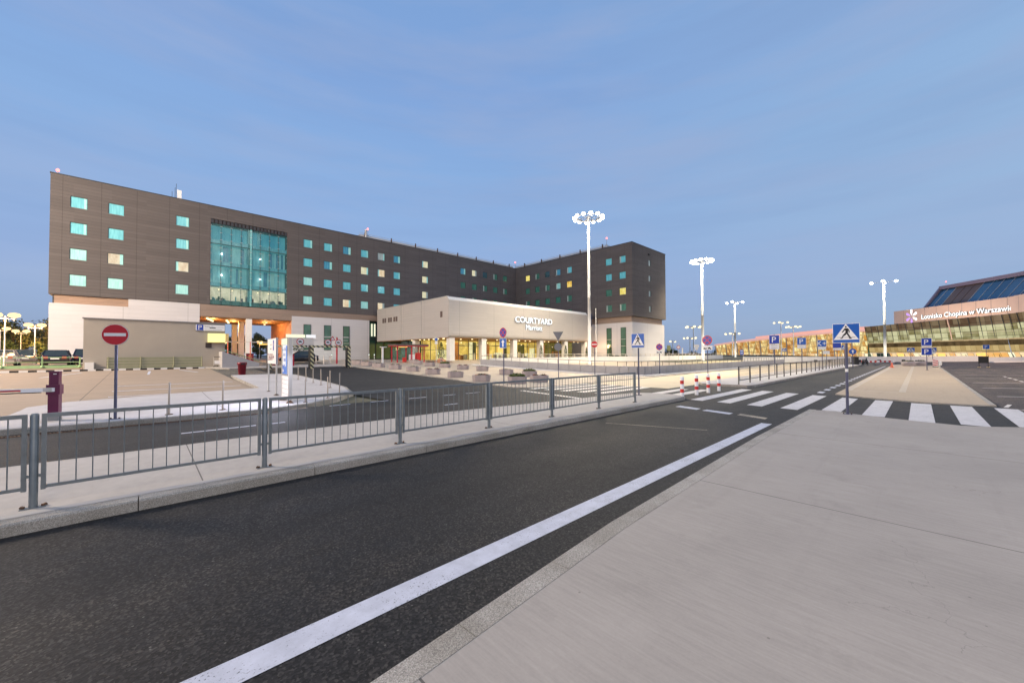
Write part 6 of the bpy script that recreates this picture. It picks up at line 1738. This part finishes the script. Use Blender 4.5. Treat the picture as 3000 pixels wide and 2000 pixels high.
for x, y in ((7.2, 72.5), (10.2, 76), (14.6, 75.5)): light('POINT', (x, y, 6.6), 300, (1., .55, .18), .3)
light('POINT', (14.6, 72, 5.5), 260, (1., .55, .25), .3)
light('POINT', (12, 56, 5.5), 420, (1., .70, .38), .4)
light('POINT', (22, 118, 5), 900, (1., .5, .15), .4)
aim(light('AREA', (4.9, 45.9, 3.5), 26, (1., .88, .4), (1.2, .8)), (0, -1, -.2))
aim(light('AREA', (3.62, 16.5, 1.75), 95, (.78, .80, 1.), (1.1, 1.1)), (-1, -.12, -.12))
light('SPOT', (3.5, 15.6, 1.9), 160, (.78, .80, 1.), .5, (0, 0, 0), 140)
for x in (35, 42, 49, 56): aim(light('AREA', (x, 51, 4.1), 330, (1., .78, .32), (5, 4)), (0, 0, -1))
light('POINT', (25.6, 47.6, 2.7), 22, (1., .6, .2), .2)
light('POINT', (64.8, 44, 3.4), 260, (1., .6, .3), .4)
for x, y in ((19.2, 66.3), (22.3, 66.6), (26.4, 60.3)): light('POINT', (x, y, 2.1), 28, (.8, 1., .85), .15)

# dusk: one soft low sun for the afterglow behind the camera, and the evening sky
SUN_EL, SUN_AZ = 16, 0
s_ = light('SUN', (0, 0, 60), .45, (1., .84, .74), rad(34), name='sun')
sd = Vector((.10, .94, -.36)); aim(s_, sd)
w = bpy.data.worlds.new('World'); sc.world = w; w.use_nodes = True
nt = w.node_tree; nt.nodes.clear()
class WN(NT):
    def __init__(s, t): s.t = t
N = WN(nt)
tc = N.n('ShaderNodeTexCoord'); sp = N.n('ShaderNodeSeparateXYZ'); N.l(tc.outputs['Generated'], sp.inputs[0])
z = sp.outputs[2]
base = N.ramp(z, [(0., lin('#8a9fc6')), (.05, lin('#91a6d0')), (.14, lin('#98abd8')), (.28, lin('#96b2de')), (.42, lin('#8fb2e2')), (.56, lin('#88abe0')), (.78, lin('#80a6da')), (1., lin('#7aa2d8'))])
# paler towards the afterglow on the right and behind the camera
side = N.math('ADD', N.math('MULTIPLY', sp.outputs[0], .60), N.math('MULTIPLY', sp.outputs[1], -.80))
sf = N.math('MULTIPLY', N.math('MAXIMUM', N.math('ADD', side, .12), 0.), .42)
base = N.mix(sf, base, lin('#aecde6'))
mp = N.n('ShaderNodeMapping'); mp.inputs['Scale'].default_value = (1.3, 1.3, 7.5); mp.inputs['Rotation'].default_value = (.06, -.05, .4)
N.l(tc.outputs['Generated'], mp.inputs[0])
c1 = N.noise(mp.outputs[0], 2.1, 6, .55)
cm = N.ramp(c1, [(.42, (0, 0, 0)), (.72, (1, 1, 1))])
mp2 = N.n('ShaderNodeMapping'); mp2.inputs['Scale'].default_value = (.8, .8, 9.); mp2.inputs['Rotation'].default_value = (-.05, .09, -.5); mp2.inputs['Location'].default_value = (3.1, 1.2, .4)
N.l(tc.outputs['Generated'], mp2.inputs[0])
c2 = N.noise(mp2.outputs[0], 1.6, 7, .6)
base = N.mix(N.math('MULTIPLY', N.ramp(c2, [(.45, (0, 0, 0)), (.68, (1, 1, 1))]), .22), base, lin('#7f97c6'))
base = N.mix(N.math('MULTIPLY', cm, .55), base, lin('#a4b4d8'))
sky = N.n('ShaderNodeTexSky'); sky.sky_type = 'NISHITA'; sky.sun_disc = False; sky.sun_elevation = rad(3); sky.sun_rotation = math.atan2(-.10, -.94)
sky.altitude = 110; sky.ozone_density = 3.
bg1 = N.n('ShaderNodeBackground'); N.l(base, bg1.inputs[0]); bg1.inputs[1].default_value = .88
bg2 = N.n('ShaderNodeBackground'); N.l(sky.outputs[0], bg2.inputs[0]); bg2.inputs[1].default_value = .05
ad = N.n('ShaderNodeAddShader'); N.l(bg1.outputs[0], ad.inputs[0]); N.l(bg2.outputs[0], ad.inputs[1])
wo = N.n('ShaderNodeOutputWorld'); N.l(ad.outputs[0], wo.inputs[0])

# ------------------------------------------------------------------ camera
cd = bpy.data.cameras.new('camera'); co = bpy.data.objects.new('camera', cd); col.objects.link(co)
cd.sensor_width = 36; cd.lens = 1131 / 3000 * 36; cd.shift_x = 0; cd.shift_y = 15.7 / 3000
cd.clip_start = .05; cd.clip_end = 5000
a_ = math.atan2(1192, 1131); pch = rad(1.1); rl = .0042
R0 = Vector((math.sin(a_), -math.cos(a_), 0)); Fh = Vector((math.cos(a_), math.sin(a_), 0))
F_ = Fh * math.cos(pch) + Vector((0, 0, math.sin(pch))); U0 = -Fh * math.sin(pch) + Vector((0, 0, math.cos(pch)))
Rv = R0 * math.cos(rl) - U0 * math.sin(rl); Uv = U0 * math.cos(rl) + R0 * math.sin(rl)
co.matrix_world = Matrix(((Rv.x, Uv.x, -F_.x, 0), (Rv.y, Uv.y, -F_.y, 0), (Rv.z, Uv.z, -F_.z, 1.88), (0, 0, 0, 1)))
sc.camera = co
sc.view_settings.view_transform = 'Standard'; sc.view_settings.look = 'None'; sc.view_settings.exposure = 0; sc.view_settings.gamma = 1
sc.view_settings.use_curve_mapping = False
sc.cycles.use_denoising = True
sc.cycles.max_bounces = 6; sc.cycles.diffuse_bounces = 3; sc.cycles.transparent_max_bounces = 12
sc.cycles.sample_clamp_indirect = 4.0; sc.cycles.caustics_reflective = False; sc.cycles.caustics_refractive = False
